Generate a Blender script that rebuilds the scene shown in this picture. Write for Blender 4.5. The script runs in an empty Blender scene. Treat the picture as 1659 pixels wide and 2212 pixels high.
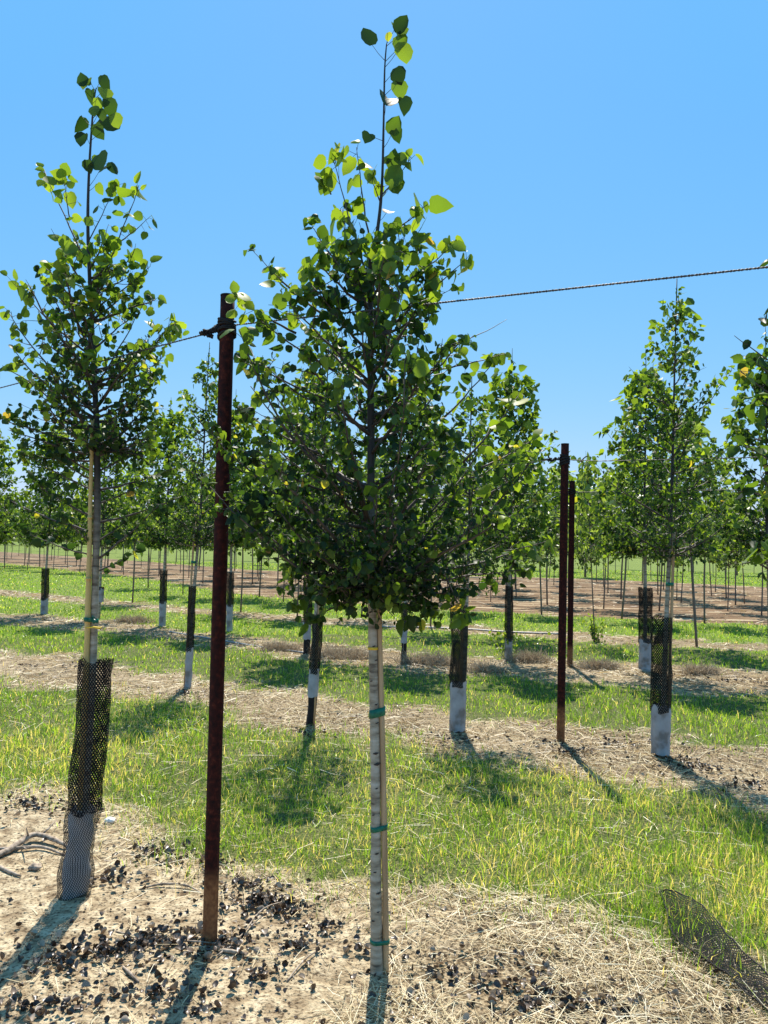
import bpy, math, random
import numpy as np
from mathutils import Vector, Matrix, Quaternion

# ------------------------------------------------------------------ camera, sky, sun, exposure
S = bpy.context.scene
C = S.collection
R = math.radians
CAM_H = 1.5
PITCH, ROLL = 2.55, 1.15
FPX, W0, H0 = 1662.0, 1659.0, 2212.0        # focal length and frame size in the units used for measuring
cam = bpy.data.cameras.new('camera')
co = bpy.data.objects.new('camera', cam); C.objects.link(co)
RM = Matrix.Rotation(R(90 + PITCH), 3, 'X') @ Matrix.Rotation(R(ROLL), 3, 'Z')
co.matrix_world = Matrix.Translation((0, 0, CAM_H)) @ RM.to_4x4()
cam.sensor_fit = 'VERTICAL'; cam.sensor_height = 24.0; cam.lens = 24.0 * FPX / H0
cam.clip_start = 0.05; cam.clip_end = 5000
S.camera = co

SUN_EL, SUN_ROT = 57.0, 0.0
w = bpy.data.worlds.new('World'); S.world = w; w.use_nodes = True
nt = w.node_tree; nt.nodes.clear()
out = nt.nodes.new('ShaderNodeOutputWorld'); bg = nt.nodes.new('ShaderNodeBackground')
sky = nt.nodes.new('ShaderNodeTexSky'); sky.sky_type = 'NISHITA'; sky.sun_disc = False
sky.sun_elevation = R(SUN_EL); sky.sun_rotation = R(SUN_ROT)
sky.altitude = 300; sky.air_density = 1.0; sky.dust_density = 0.25; sky.ozone_density = 3.0
# per-channel response of the camera to the sky: keeps the light blue down to the horizon
sep = nt.nodes.new('ShaderNodeSeparateColor'); cmb = nt.nodes.new('ShaderNodeCombineColor'); nt.links.new(sky.outputs[0], sep.inputs[0])
for i, (p_, ref, val) in enumerate([(1.05, 2.1, .112), (.45, 3.1, .297), (.05, 5.4, .575)]):
    a_ = nt.nodes.new('ShaderNodeMath'); a_.operation = 'POWER'; nt.links.new(sep.outputs[i], a_.inputs[0]); a_.inputs[1].default_value = p_
    b_ = nt.nodes.new('ShaderNodeMath'); b_.operation = 'MULTIPLY'; nt.links.new(a_.outputs[0], b_.inputs[0]); b_.inputs[1].default_value = val/ref**p_/.12
    c_ = nt.nodes.new('ShaderNodeMath'); c_.operation = 'MAXIMUM'; nt.links.new(b_.outputs[0], c_.inputs[0]); c_.inputs[1].default_value = (.100, .30, .3)[i]/.12
    nt.links.new(c_.outputs[0], cmb.inputs[i])
nt.links.new(cmb.outputs[0], bg.inputs['Color'])
bg.inputs['Strength'].default_value = 0.12
nt.links.new(bg.outputs[0], out.inputs['Surface'])
sl = bpy.data.lights.new('sun', 'SUN'); sl.energy = 5.0; sl.angle = R(0.53); sl.color = (1.0, 0.93, 0.82)
so = bpy.data.objects.new('sun', sl); C.objects.link(so)
so.rotation_euler = (R(-(90 - SUN_EL)), 0, R(-0.5)); so.location = (0, 10, 20)
S.view_settings.view_transform = 'Standard'; S.view_settings.look = 'None'
S.view_settings.gamma = 1.0; S.view_settings.exposure = 0.8

# ------------------------------------------------------------------ measuring helpers
def ray(px, py):
    return RM @ Vector(((px - W0/2)/FPX, -(py - H0/2)/FPX, -1.0))
def G(px, py, z=0.0):
    d = ray(px, py); t = (z - CAM_H)/d.z
    return Vector((d.x*t, d.y*t, z))
def P(px, py, Y):
    d = ray(px, py); t = Y/d.y
    return Vector((d.x*t, Y, CAM_H + d.z*t))

rng = np.random.default_rng(7)
random.seed(11)

_T = np.random.default_rng(3).random((256, 256))
def vnoise(x, y, s=1.0, o=0.0):
    x = np.asarray(x, float)*s + o + 1000.0; y = np.asarray(y, float)*s + o*1.7 + 1000.0
    xi = np.floor(x).astype(int); yi = np.floor(y).astype(int)
    fx = x-xi; fy = y-yi; fx = fx*fx*(3-2*fx); fy = fy*fy*(3-2*fy)
    a = _T[xi & 255, yi & 255]; b = _T[(xi+1) & 255, yi & 255]
    c = _T[xi & 255, (yi+1) & 255]; d = _T[(xi+1) & 255, (yi+1) & 255]
    return (a*(1-fx)+b*fx)*(1-fy)+(c*(1-fx)+d*fx)*fy
def fbm(x, y, s=1.0, o=0.0, n=3):
    r = 0; a = 0.5; t = 0
    for i in range(n):
        r = r + a*vnoise(x, y, s*2**i, o+i*13.1); t += a; a *= 0.5
    return r/t

# ------------------------------------------------------------------ materials
def mat(name):
    m = bpy.data.materials.new(name); m.use_nodes = True
    n = m.node_tree.nodes; n.clear()
    o = n.new('ShaderNodeOutputMaterial')
    return m, n, m.node_tree.links, o
def ramp(n, stops, interp='LINEAR'):
    r = n.new('ShaderNodeValToRGB'); cr = r.color_ramp; cr.interpolation = interp
    while len(cr.elements) > 1: cr.elements.remove(cr.elements[-1])
    for i, (p, c) in enumerate(stops):
        e = cr.elements[0] if i == 0 else cr.elements.new(p)
        e.position = p; e.color = (*c, 1)
    return r
def leafy(name, stops, trans=0.5, rough=0.45, tboost=(1.5, 1.6, 0.6), spec=0.5, back=None):
    m, n, l, o = mat(name)
    a = n.new('ShaderNodeAttribute'); a.attribute_name = 'tone'
    r = ramp(n, stops); l.new(a.outputs['Fac'], r.inputs[0])
    p = n.new('ShaderNodeBsdfPrincipled'); p.inputs['Roughness'].default_value = rough
    p.inputs['Specular IOR Level'].default_value = spec
    l.new(r.outputs[0], p.inputs['Base Color'])
    t = n.new('ShaderNodeBsdfTranslucent')
    mx = n.new('ShaderNodeMix'); mx.data_type = 'RGBA'; mx.blend_type = 'MULTIPLY'; mx.inputs[0].default_value = 1
    l.new(r.outputs[0], mx.inputs[6]); mx.inputs[7].default_value = (*tboost, 1)
    l.new(mx.outputs[2], t.inputs['Color'])
    s = n.new('ShaderNodeMixShader'); s.inputs[0].default_value = trans
    l.new(p.outputs[0], s.inputs[1]); l.new(t.outputs[0], s.inputs[2]); l.new(s.outputs[0], o.inputs['Surface'])
    return m
M = {}
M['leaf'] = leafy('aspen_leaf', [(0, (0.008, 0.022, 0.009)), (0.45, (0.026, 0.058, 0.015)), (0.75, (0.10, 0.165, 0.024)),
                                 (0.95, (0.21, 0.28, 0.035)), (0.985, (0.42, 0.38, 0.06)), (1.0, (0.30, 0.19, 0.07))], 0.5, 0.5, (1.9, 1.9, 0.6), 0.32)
M['far_leaf'] = leafy('far_leaf', [(0, (0.012, 0.028, 0.010)), (0.5, (0.036, 0.07, 0.02)), (0.75, (0.12, 0.18, 0.04)), (1, (0.28, 0.34, 0.09))], 0.5, 0.4, (1.7, 1.75, 0.8))
M['grass'] = leafy('grass_blade', [(0, (0.03, 0.065, 0.01)), (0.3, (0.08, 0.15, 0.018)), (0.42, (0.155, 0.28, 0.03)), (0.62, (0.30, 0.43, 0.055)), (0.70, (0.55, 0.52, 0.16)),
                                   (0.8, (0.50, 0.40, 0.20)), (1, (0.66, 0.54, 0.34))], 0.55, 0.32, (1.9, 1.85, 0.7))
M['straw'] = leafy('dry_straw', [(0, (0.08, 0.05, 0.025)), (0.3, (0.32, 0.235, 0.12)), (0.7, (0.68, 0.56, 0.32)), (1, (0.88, 0.80, 0.58))], 0.25, 0.5, (1.1, 1.0, 0.8))
M['dead_leaf'] = leafy('dead_leaf', [(0, (0.025, 0.017, 0.013)), (0.4, (0.07, 0.048, 0.036)), (0.7, (0.19, 0.14, 0.10)), (1, (0.42, 0.33, 0.23))], 0.1, 0.38, (1.2, 1, 0.8))
M['weed'] = leafy('dry_weed', [(0, (0.17, 0.12, 0.075)), (1, (0.55, 0.44, 0.29))], 0.2, 0.7, (1, 1, 1))

def simple(name, c1, c2, scale=20, rough=0.7, metal=0.0, bump=0.2, stretch=(1, 1, 1), stops=None, detail=5, spec=0.4):
    m, n, l, o = mat(name)
    tc = n.new('ShaderNodeTexCoord'); mp = n.new('ShaderNodeMapping'); mp.inputs['Scale'].default_value = stretch
    l.new(tc.outputs['Object'], mp.inputs[0])
    nz = n.new('ShaderNodeTexNoise'); nz.inputs['Scale'].default_value = scale; nz.inputs['Detail'].default_value = detail
    l.new(mp.outputs[0], nz.inputs['Vector'])
    r = ramp(n, stops or [(0.3, c1), (0.7, c2)]); l.new(nz.outputs['Fac'], r.inputs[0])
    p = n.new('ShaderNodeBsdfPrincipled'); p.inputs['Roughness'].default_value = rough; p.inputs['Metallic'].default_value = metal
    p.inputs['Specular IOR Level'].default_value = spec
    l.new(r.outputs[0], p.inputs['Base Color'])
    if bump:
        b = n.new('ShaderNodeBump'); b.inputs['Strength'].default_value = bump; b.inputs['Distance'].default_value = 0.004
        l.new(nz.outputs['Fac'], b.inputs['Height']); l.new(b.outputs[0], p.inputs['Normal'])
    l.new(p.outputs[0], o.inputs['Surface'])
    return m
M['bark'] = simple('pale_bark', 0, 0, 14, 0.7, 0, 0.5, (1, 1, 4), [(0.30, (0.10, 0.075, 0.05)), (0.42, (0.27, 0.225, 0.155)), (0.58, (0.40, 0.35, 0.26)), (0.8, (0.52, 0.48, 0.40))])
def young_wood_crown_shade(m, z0, z1):
    # dark young wood up top, crown shade painted on the stem; pale bark below
    n = m.node_tree.nodes; l = m.node_tree.links; p = [x for x in n if x.type == 'BSDF_PRINCIPLED'][0]; src = p.inputs['Base Color'].links[0].from_socket
    tc = n.new('ShaderNodeTexCoord'); sx = n.new('ShaderNodeSeparateXYZ'); l.new(tc.outputs['Object'], sx.inputs[0])
    mr = n.new('ShaderNodeMapRange'); mr.inputs[1].default_value = z0; mr.inputs[2].default_value = z1; l.new(sx.outputs['Z'], mr.inputs[0])
    mx = n.new('ShaderNodeMix'); mx.data_type = 'RGBA'; l.new(mr.outputs[0], mx.inputs[0]); l.new(src, mx.inputs[6]); mx.inputs[7].default_value = (.035, .028, .022, 1); l.new(mx.outputs[2], p.inputs['Base Color'])
young_wood_crown_shade(M['bark'], 1.2, 1.8)
M['knot'] = simple('bark_knot', (0.03, 0.022, 0.016), (0.09, 0.06, 0.045), 120, 0.9)
M['twig'] = simple('twig_bark', (0.035, 0.026, 0.02), (0.10, 0.075, 0.055), 60, 0.6, 0, 0.3, (1, 1, 1))
M['far_bark'] = simple('far_bark', (0.10, 0.075, 0.06), (0.24, 0.18, 0.14), 12, 0.8, 0, 0.2, (1, 1, .4))
M['wood'] = simple('stake_wood', (0.32, 0.19, 0.09), (0.54, 0.36, 0.19), 40, 0.7, 0, 0.3, (1, 1, 0.08))
M['bamboo'] = simple('bamboo', (0.46, 0.30, 0.09), (0.66, 0.47, 0.17), 25, 0.5, 0, 0.2, (1, 1, 0.12))
M['tape'] = simple('green_tape', (0.0, 0.08, 0.045), (0.005, 0.17, 0.10), 60, 0.4)
M['yellow'] = simple('yellow_tag', (0.60, 0.40, 0.02), (0.80, 0.55, 0.05), 60, 0.5)
M['sleeve'] = simple('grey_sleeve', 0, 0, 9, 0.7, 0, 0.4, (1, 1, 1), [(0.36, (0.19, 0.17, 0.15)), (0.48, (0.32, 0.315, 0.31)), (0.7, (0.42, 0.415, 0.415))])
M['liner'] = simple('pale_liner', (0.46, 0.45, 0.44), (0.64, 0.63, 0.62), 12, 0.7, 0, 0.3)
M['wire'] = simple('cable_steel', (0.035, 0.03, 0.028), (0.11, 0.10, 0.095), 80, 0.6, 0.1, 0.3)
M['black'] = simple('black_metal', (0.004, 0.004, 0.004), (0.018, 0.013, 0.011), 60, 0.8, 0.0, 0.6)
M['hose'] = simple('hose', (0.20, 0.18, 0.17), (0.42, 0.40, 0.37), 12, 0.35)
M['rock'] = simple('white_rock', (0.6, 0.57, 0.5), (0.85, 0.83, 0.78), 25, 0.9, 0, 0.8)
M['deadwood'] = simple('dead_wood', (0.13, 0.09, 0.06), (0.45, 0.36, 0.27), 50, 0.85, 0, 0.6)

def rust_mat():
    m, n, l, o = mat('rusty_steel')
    tc = n.new('ShaderNodeTexCoord')
    nz = n.new('ShaderNodeTexNoise'); nz.inputs['Scale'].default_value = 55; nz.inputs['Detail'].default_value = 8; l.new(tc.outputs['Object'], nz.inputs['Vector'])
    nb = n.new('ShaderNodeTexNoise'); nb.inputs['Scale'].default_value = 5; nb.inputs['Detail'].default_value = 4; l.new(tc.outputs['Object'], nb.inputs['Vector'])
    r1 = ramp(n, [(0.3, (0.010, 0.002, 0.0016)), (0.55, (0.036, 0.005, 0.003)), (0.68, (0.075, 0.013, 0.006)), (0.8, (0.14, 0.045, 0.02))]); l.new(nz.outputs['Fac'], r1.inputs[0])
    r2 = ramp(n, [(0.3, (0.13, 0.045, 0.018)), (0.7, (0.30, 0.13, 0.05))]); l.new(nz.outputs['Fac'], r2.inputs[0])
    sx = n.new('ShaderNodeSeparateXYZ'); l.new(tc.outputs['Object'], sx.inputs[0])
    ad = n.new('ShaderNodeMath'); ad.operation = 'MULTIPLY_ADD'; l.new(nb.outputs['Fac'], ad.inputs[0]); ad.inputs[1].default_value = -0.08; l.new(sx.outputs['Z'], ad.inputs[2])
    mr = n.new('ShaderNodeMapRange'); mr.inputs[1].default_value = 0.17; mr.inputs[2].default_value = 0.26; mr.inputs[3].default_value = 1; mr.inputs[4].default_value = 0
    l.new(ad.outputs[0], mr.inputs[0])
    mx = n.new('ShaderNodeMix'); mx.data_type = 'RGBA'; l.new(mr.outputs[0], mx.inputs[0]); l.new(r1.outputs[0], mx.inputs[6]); l.new(r2.outputs[0], mx.inputs[7])
    p = n.new('ShaderNodeBsdfPrincipled'); p.inputs['Roughness'].default_value = 0.8; p.inputs['Specular IOR Level'].default_value = .2; l.new(mx.outputs[2], p.inputs['Base Color'])
    b = n.new('ShaderNodeBump'); b.inputs['Strength'].default_value = 0.5; b.inputs['Distance'].default_value = 0.002; l.new(nz.outputs['Fac'], b.inputs['Height']); l.new(b.outputs[0], p.inputs['Normal'])
    l.new(p.outputs[0], o.inputs['Surface']); return m
M['rust'] = rust_mat()

def net_mat(name, cell, wire, col):
    # plastic netting: holes from a diamond lattice in the sheet's own UV (metres)
    m, n, l, o = mat(name)
    uv = n.new('ShaderNodeUVMap'); uv.uv_map = 'UVMap'
    sx = n.new('ShaderNodeSeparateXYZ'); l.new(uv.outputs[0], sx.inputs[0])
    def line(sign):
        a = n.new('ShaderNodeMath'); a.operation = 'MULTIPLY_ADD'; l.new(sx.outputs['Y'], a.inputs[0]); a.inputs[1].default_value = sign*0.62; l.new(sx.outputs['X'], a.inputs[2])
        d = n.new('ShaderNodeMath'); d.operation = 'DIVIDE'; l.new(a.outputs[0], d.inputs[0]); d.inputs[1].default_value = cell
        f = n.new('ShaderNodeMath'); f.operation = 'FRACT'; l.new(d.outputs[0], f.inputs[0])
        g = n.new('ShaderNodeMath'); g.operation = 'LESS_THAN'; l.new(f.outputs[0], g.inputs[0]); g.inputs[1].default_value = wire
        return g
    a, b = line(1), line(-1)
    mx = n.new('ShaderNodeMath'); mx.operation = 'MAXIMUM'; l.new(a.outputs[0], mx.inputs[0]); l.new(b.outputs[0], mx.inputs[1])
    p = n.new('ShaderNodeBsdfPrincipled'); p.inputs['Base Color'].default_value = (*col, 1); p.inputs['Roughness'].default_value = 0.85; p.inputs['Specular IOR Level'].default_value = 0.1
    t = n.new('ShaderNodeBsdfTransparent'); s = n.new('ShaderNodeMixShader')
    l.new(mx.outputs[0], s.inputs[0]); l.new(t.outputs[0], s.inputs[1]); l.new(p.outputs[0], s.inputs[2]); l.new(s.outputs[0], o.inputs['Surface'])
    return m
M['net'] = net_mat('black_netting', 0.0115, 0.42, (0.012, 0.012, 0.013))
M['net_thin'] = net_mat('thin_netting', 0.0095, 0.30, (0.03, 0.03, 0.032))
M['net_far'] = net_mat('black_netting_fine', 0.014, 0.45, (0.012, 0.013, 0.012))

def ground_mat():
    m, n, l, o = mat('ground')
    tc = n.new('ShaderNodeTexCoord')
    def noise(sc, det=6, mp=None, ro=0.6):
        z = n.new('ShaderNodeTexNoise'); z.inputs['Scale'].default_value = sc; z.inputs['Detail'].default_value = det; z.inputs['Roughness'].default_value = ro
        l.new((mp or tc).outputs['Object' if mp is None else 0], z.inputs['Vector']); return z
    n1 = noise(3.0); n2 = noise(70, 6); n3 = noise(14, 5)
    soil = ramp(n, [(0.30, (0.17, 0.115, 0.065)), (0.45, (0.36, 0.275, 0.17)), (0.58, (0.53, 0.43, 0.28)), (0.8, (0.66, 0.56, 0.40))]); l.new(n3.outputs['Fac'], soil.inputs[0])
    sf = ramp(n, [(0.36, (0.22, 0.19, 0.17)), (0.48, (0.88, 0.87, 0.86)), (0.7, (1.1, 1.1, 1.08))]); l.new(n2.outputs['Fac'], sf.inputs[0])
    ms = n.new('ShaderNodeMix'); ms.data_type = 'RGBA'; ms.blend_type = 'MULTIPLY'; ms.inputs[0].default_value = 1; l.new(soil.outputs[0], ms.inputs[6]); l.new(sf.outputs[0], ms.inputs[7])
    # darker mulch of rotted clippings under the straw of the rows
    mu = ramp(n, [(0.36, (0.035, 0.024, 0.014)), (0.48, (0.13, 0.09, 0.05)), (0.57, (0.33, 0.25, 0.145)), (0.7, (0.52, 0.43, 0.28))]); l.new(n2.outputs['Fac'], mu.inputs[0])
    am = n.new('ShaderNodeAttribute'); am.attribute_name = 'mulch'; m0 = n.new('ShaderNodeMix'); m0.data_type = 'RGBA'; l.new(am.outputs['Fac'], m0.inputs[0]); l.new(ms.outputs[2], m0.inputs[6]); l.new(mu.outputs[0], m0.inputs[7])
    # soil under grass
    gr = ramp(n, [(0.35, (0.03, 0.04, 0.012)), (0.5, (0.08, 0.095, 0.028)), (0.62, (0.19, 0.18, 0.07)), (0.75, (0.34, 0.29, 0.15))]); l.new(n2.outputs['Fac'], gr.inputs[0])
    ag = n.new('ShaderNodeAttribute'); ag.attribute_name = 'green'
    m1 = n.new('ShaderNodeMix'); m1.data_type = 'RGBA'; l.new(ag.outputs['Fac'], m1.inputs[0]); l.new(m0.outputs[2], m1.inputs[6]); l.new(gr.outputs[0], m1.inputs[7])
    # far green field
    fg = ramp(n, [(0.38, (0.055, 0.085, 0.018)), (0.5, (0.13, 0.18, 0.03)), (0.66, (0.24, 0.27, 0.06))]); l.new(n3.outputs['Fac'], fg.inputs[0])
    af = n.new('ShaderNodeAttribute'); af.attribute_name = 'field'
    m2 = n.new('ShaderNodeMix'); m2.data_type = 'RGBA'; l.new(af.outputs['Fac'], m2.inputs[0]); l.new(m1.outputs[2], m2.inputs[6]); l.new(fg.outputs[0], m2.inputs[7])
    # bare worked soil with straw lying along the rows
    mp = n.new('ShaderNodeMapping'); mp.inputs['Rotation'].default_value = (0, 0, R(30)); mp.inputs['Scale'].default_value = (0.35, 2.6, 1); l.new(tc.outputs['Object'], mp.inputs[0])
    nb = noise(1.0, 6, mp, 0.65)
    br = ramp(n, [(0.38, (0.04, 0.025, 0.014)), (0.46, (0.13, 0.08, 0.045)), (0.56, (0.23, 0.15, 0.085)), (0.64, (0.55, 0.45, 0.30))]); l.new(nb.outputs['Fac'], br.inputs[0])
    ab = n.new('ShaderNodeAttribute'); ab.attribute_name = 'bare'
    m3 = n.new('ShaderNodeMix'); m3.data_type = 'RGBA'; l.new(ab.outputs['Fac'], m3.inputs[0]); l.new(m2.outputs[2], m3.inputs[6]); l.new(br.outputs[0], m3.inputs[7])
    p = n.new('ShaderNodeBsdfPrincipled'); p.inputs['Roughness'].default_value = 0.95; p.inputs['Specular IOR Level'].default_value = 0.15
    l.new(m3.outputs[2], p.inputs['Base Color'])
    b = n.new('ShaderNodeBump'); b.inputs['Strength'].default_value = 0.9; b.inputs['Distance'].default_value = 0.012; l.new(n2.outputs['Fac'], b.inputs['Height'])
    b2 = n.new('ShaderNodeBump'); b2.inputs['Strength'].default_value = 0.8; b2.inputs['Distance'].default_value = 0.03; l.new(n3.outputs['Fac'], b2.inputs['Height'])
    l.new(b2.outputs[0], b.inputs['Normal']); l.new(b.outputs[0], p.inputs['Normal'])
    l.new(p.outputs[0], o.inputs['Surface']); return m
M['ground'] = ground_mat()
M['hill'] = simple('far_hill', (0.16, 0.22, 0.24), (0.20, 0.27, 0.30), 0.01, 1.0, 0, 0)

# ------------------------------------------------------------------ object helpers
def link(name, me, material, parent=None, smooth=False):
    me.materials.append(material)
    o = bpy.data.objects.new(name, me); C.objects.link(o)
    if parent: o.parent = parent
    if smooth: me.polygons.foreach_set('use_smooth', [True]*len(me.polygons))
    return o
def tag(o, label=None, cat=None, group=None, kind=None):
    if label: o['label'] = label
    if cat: o['category'] = cat
    if group: o['group'] = group
    if kind: o['kind'] = kind
    return o
def empty(name, loc, label, cat, group=None):
    o = bpy.data.objects.new(name, None); C.objects.link(o); o.location = loc; o.empty_display_size = .1
    return tag(o, label, cat, group)
def copy_tree(src, loc, rz, label, group=None, sc=1.0):
    r = src.copy(); C.objects.link(r); r.location = loc; r.rotation_euler = (0, 0, rz); r.scale = (sc, sc, sc)
    r['label'] = label
    if group: r['group'] = group
    for ch in list(src.children):
        c = ch.copy(); C.objects.link(c); c.parent = r
        for g in list(ch.children):
            d = g.copy(); C.objects.link(d); d.parent = c
    return r

def np_mesh(name, V, F, tone=None):
    """V (n,3); F list of int arrays (m,k)"""
    me = bpy.data.meshes.new(name)
    V = np.asarray(V, np.float32)
    me.vertices.add(len(V)); me.vertices.foreach_set('co', V.ravel())
    idx = np.concatenate([f.ravel() for f in F]).astype(np.int32)
    tot = np.concatenate([np.full(len(f), f.shape[1], np.int32) for f in F])
    st = np.concatenate([[0], np.cumsum(tot)[:-1]]).astype(np.int32)
    me.loops.add(len(idx)); me.loops.foreach_set('vertex_index', idx)
    me.polygons.add(len(tot)); me.polygons.foreach_set('loop_start', st)
    if tone is not None:
        for k, a in tone.items():
            at = me.attributes.new(k, 'FLOAT', 'POINT'); at.data.foreach_set('value', np.asarray(a, np.float32))
    me.update(calc_edges=True)
    return me

class Tubes:
    def __init__(s): s.V = []; s.F = []; s.n = 0; s.T = []
    def add(s, pts, rad, k=5, cap=True):
        pts = [Vector(p) for p in pts]
        prev = None; rings = []
        for i, p in enumerate(pts):
            t = (pts[min(i+1, len(pts)-1)] - pts[max(i-1, 0)]).normalized()
            if prev is None:
                a = Vector((1, 0, 0)) if abs(t.x) < .8 else Vector((0, 1, 0))
                u = t.cross(a).normalized()
            else: u = (prev - t*prev.dot(t)).normalized()
            prev = u; v = t.cross(u)
            r = rad[i] if hasattr(rad, '__len__') else rad
            ring = []
            for j in range(k):
                an = 2*math.pi*j/k
                s.V.append(p + (u*math.cos(an) + v*math.sin(an))*r); ring.append(s.n); s.n += 1
            rings.append(ring)
        for a, b in zip(rings, rings[1:]):
            for j in range(k): s.F.append((a[j], a[(j+1) % k], b[(j+1) % k], b[j]))
        if cap:
            s.F.append(tuple(rings[0][::-1])); s.F.append(tuple(rings[-1]))
    def build(s, name, m, parent=None, smooth=True):
        me = bpy.data.meshes.new(name); me.from_pydata([tuple(v) for v in s.V], [], s.F); me.update()
        return link(name, me, m, parent, smooth)

def interp_path(pts, rad, n):
    """smooth a polyline (Catmull-Rom)"""
    P_ = [Vector(p) for p in pts]; o = []; r = []
    for i in range(len(P_)-1):
        p0 = P_[max(i-1, 0)]; p1 = P_[i]; p2 = P_[i+1]; p3 = P_[min(i+2, len(P_)-1)]
        for j in range(n):
            t = j/n
            o.append(0.5*((2*p1)+(p2-p0)*t+(2*p0-5*p1+4*p2-p3)*t*t+(3*p1-p0-3*p2+p3)*t**3)); r.append(rad[i]*(1-t)+rad[i+1]*t)
    o.append(P_[-1]); r.append(rad[-1]); return o, r

# leaf templates (unit leaf along +x, normal +z)
_m = [(0, 0, 0), (.2, 0, -.02), (.45, 0, -.03), (.72, 0, -.02), (1.02, 0, .03)]
_o = [(-.04, .22, .05), (.11, .46, .10), (.42, .56, .12), (.76, .36, .08)]
LV = np.array(_m + _o + [(x, -y, z) for x, y, z in _o])
LQ = np.array([(0, 1, 6, 5), (1, 2, 7, 6), (2, 3, 8, 7), (1, 0, 9, 10), (2, 1, 10, 11), (3, 2, 11, 12)])
LT = np.array([(3, 4, 8), (4, 3, 12)])
LV2 = np.array([(0, 0, 0), (.5, 0, -.04), (1.08, 0, 0), (.25, .47, .08), (.72, .36, .06), (.25, -.47, .08), (.72, -.36, .06)])
LQ2 = np.array([(0, 1, 4, 3), (1, 0, 5, 6)]); LT2 = np.array([(1, 2, 4), (2, 1, 6)])
def leaf_mesh(name, pos, ax, nrm, size, tone, lod=0):
    pos = np.array(pos); ax = np.array(ax); nrm = np.array(nrm); size = np.array(size)
    ax /= np.linalg.norm(ax, axis=1, keepdims=True)+1e-9
    nrm = nrm - ax*np.sum(ax*nrm, 1, keepdims=True); nrm /= np.linalg.norm(nrm, axis=1, keepdims=True)+1e-9
    sd = np.cross(nrm, ax)
    lv, q, t = (LV, LQ, LT) if lod == 0 else (LV2, LQ2, LT2)
    N = len(pos); K = len(lv)
    wid = rng.uniform(.72, 1.08, N); fold = rng.uniform(-1.5, 3.6, N); curl = rng.normal(-.1, .35, N); size = size*rng.uniform(.75, 1.25, N)
    x = lv[None, :, 0]; y = lv[None, :, 1]*wid[:, None]; z = lv[None, :, 2]*fold[:, None] + curl[:, None]*x*x
    L = pos[:, None, :] + size[:, None, None]*(x[..., None]*ax[:, None] + y[..., None]*sd[:, None] + z[..., None]*nrm[:, None])
    off = (np.arange(N)*K)[:, None, None]
    Q = (q[None]+off).reshape(-1, 4); T = (t[None]+off).reshape(-1, 3)
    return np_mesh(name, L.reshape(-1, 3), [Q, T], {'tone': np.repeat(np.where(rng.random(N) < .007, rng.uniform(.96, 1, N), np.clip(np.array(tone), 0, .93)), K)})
def rdir(): 
    v = Vector((random.gauss(0, 1), random.gauss(0, 1), random.gauss(0, 1))); return v.normalized()

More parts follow.
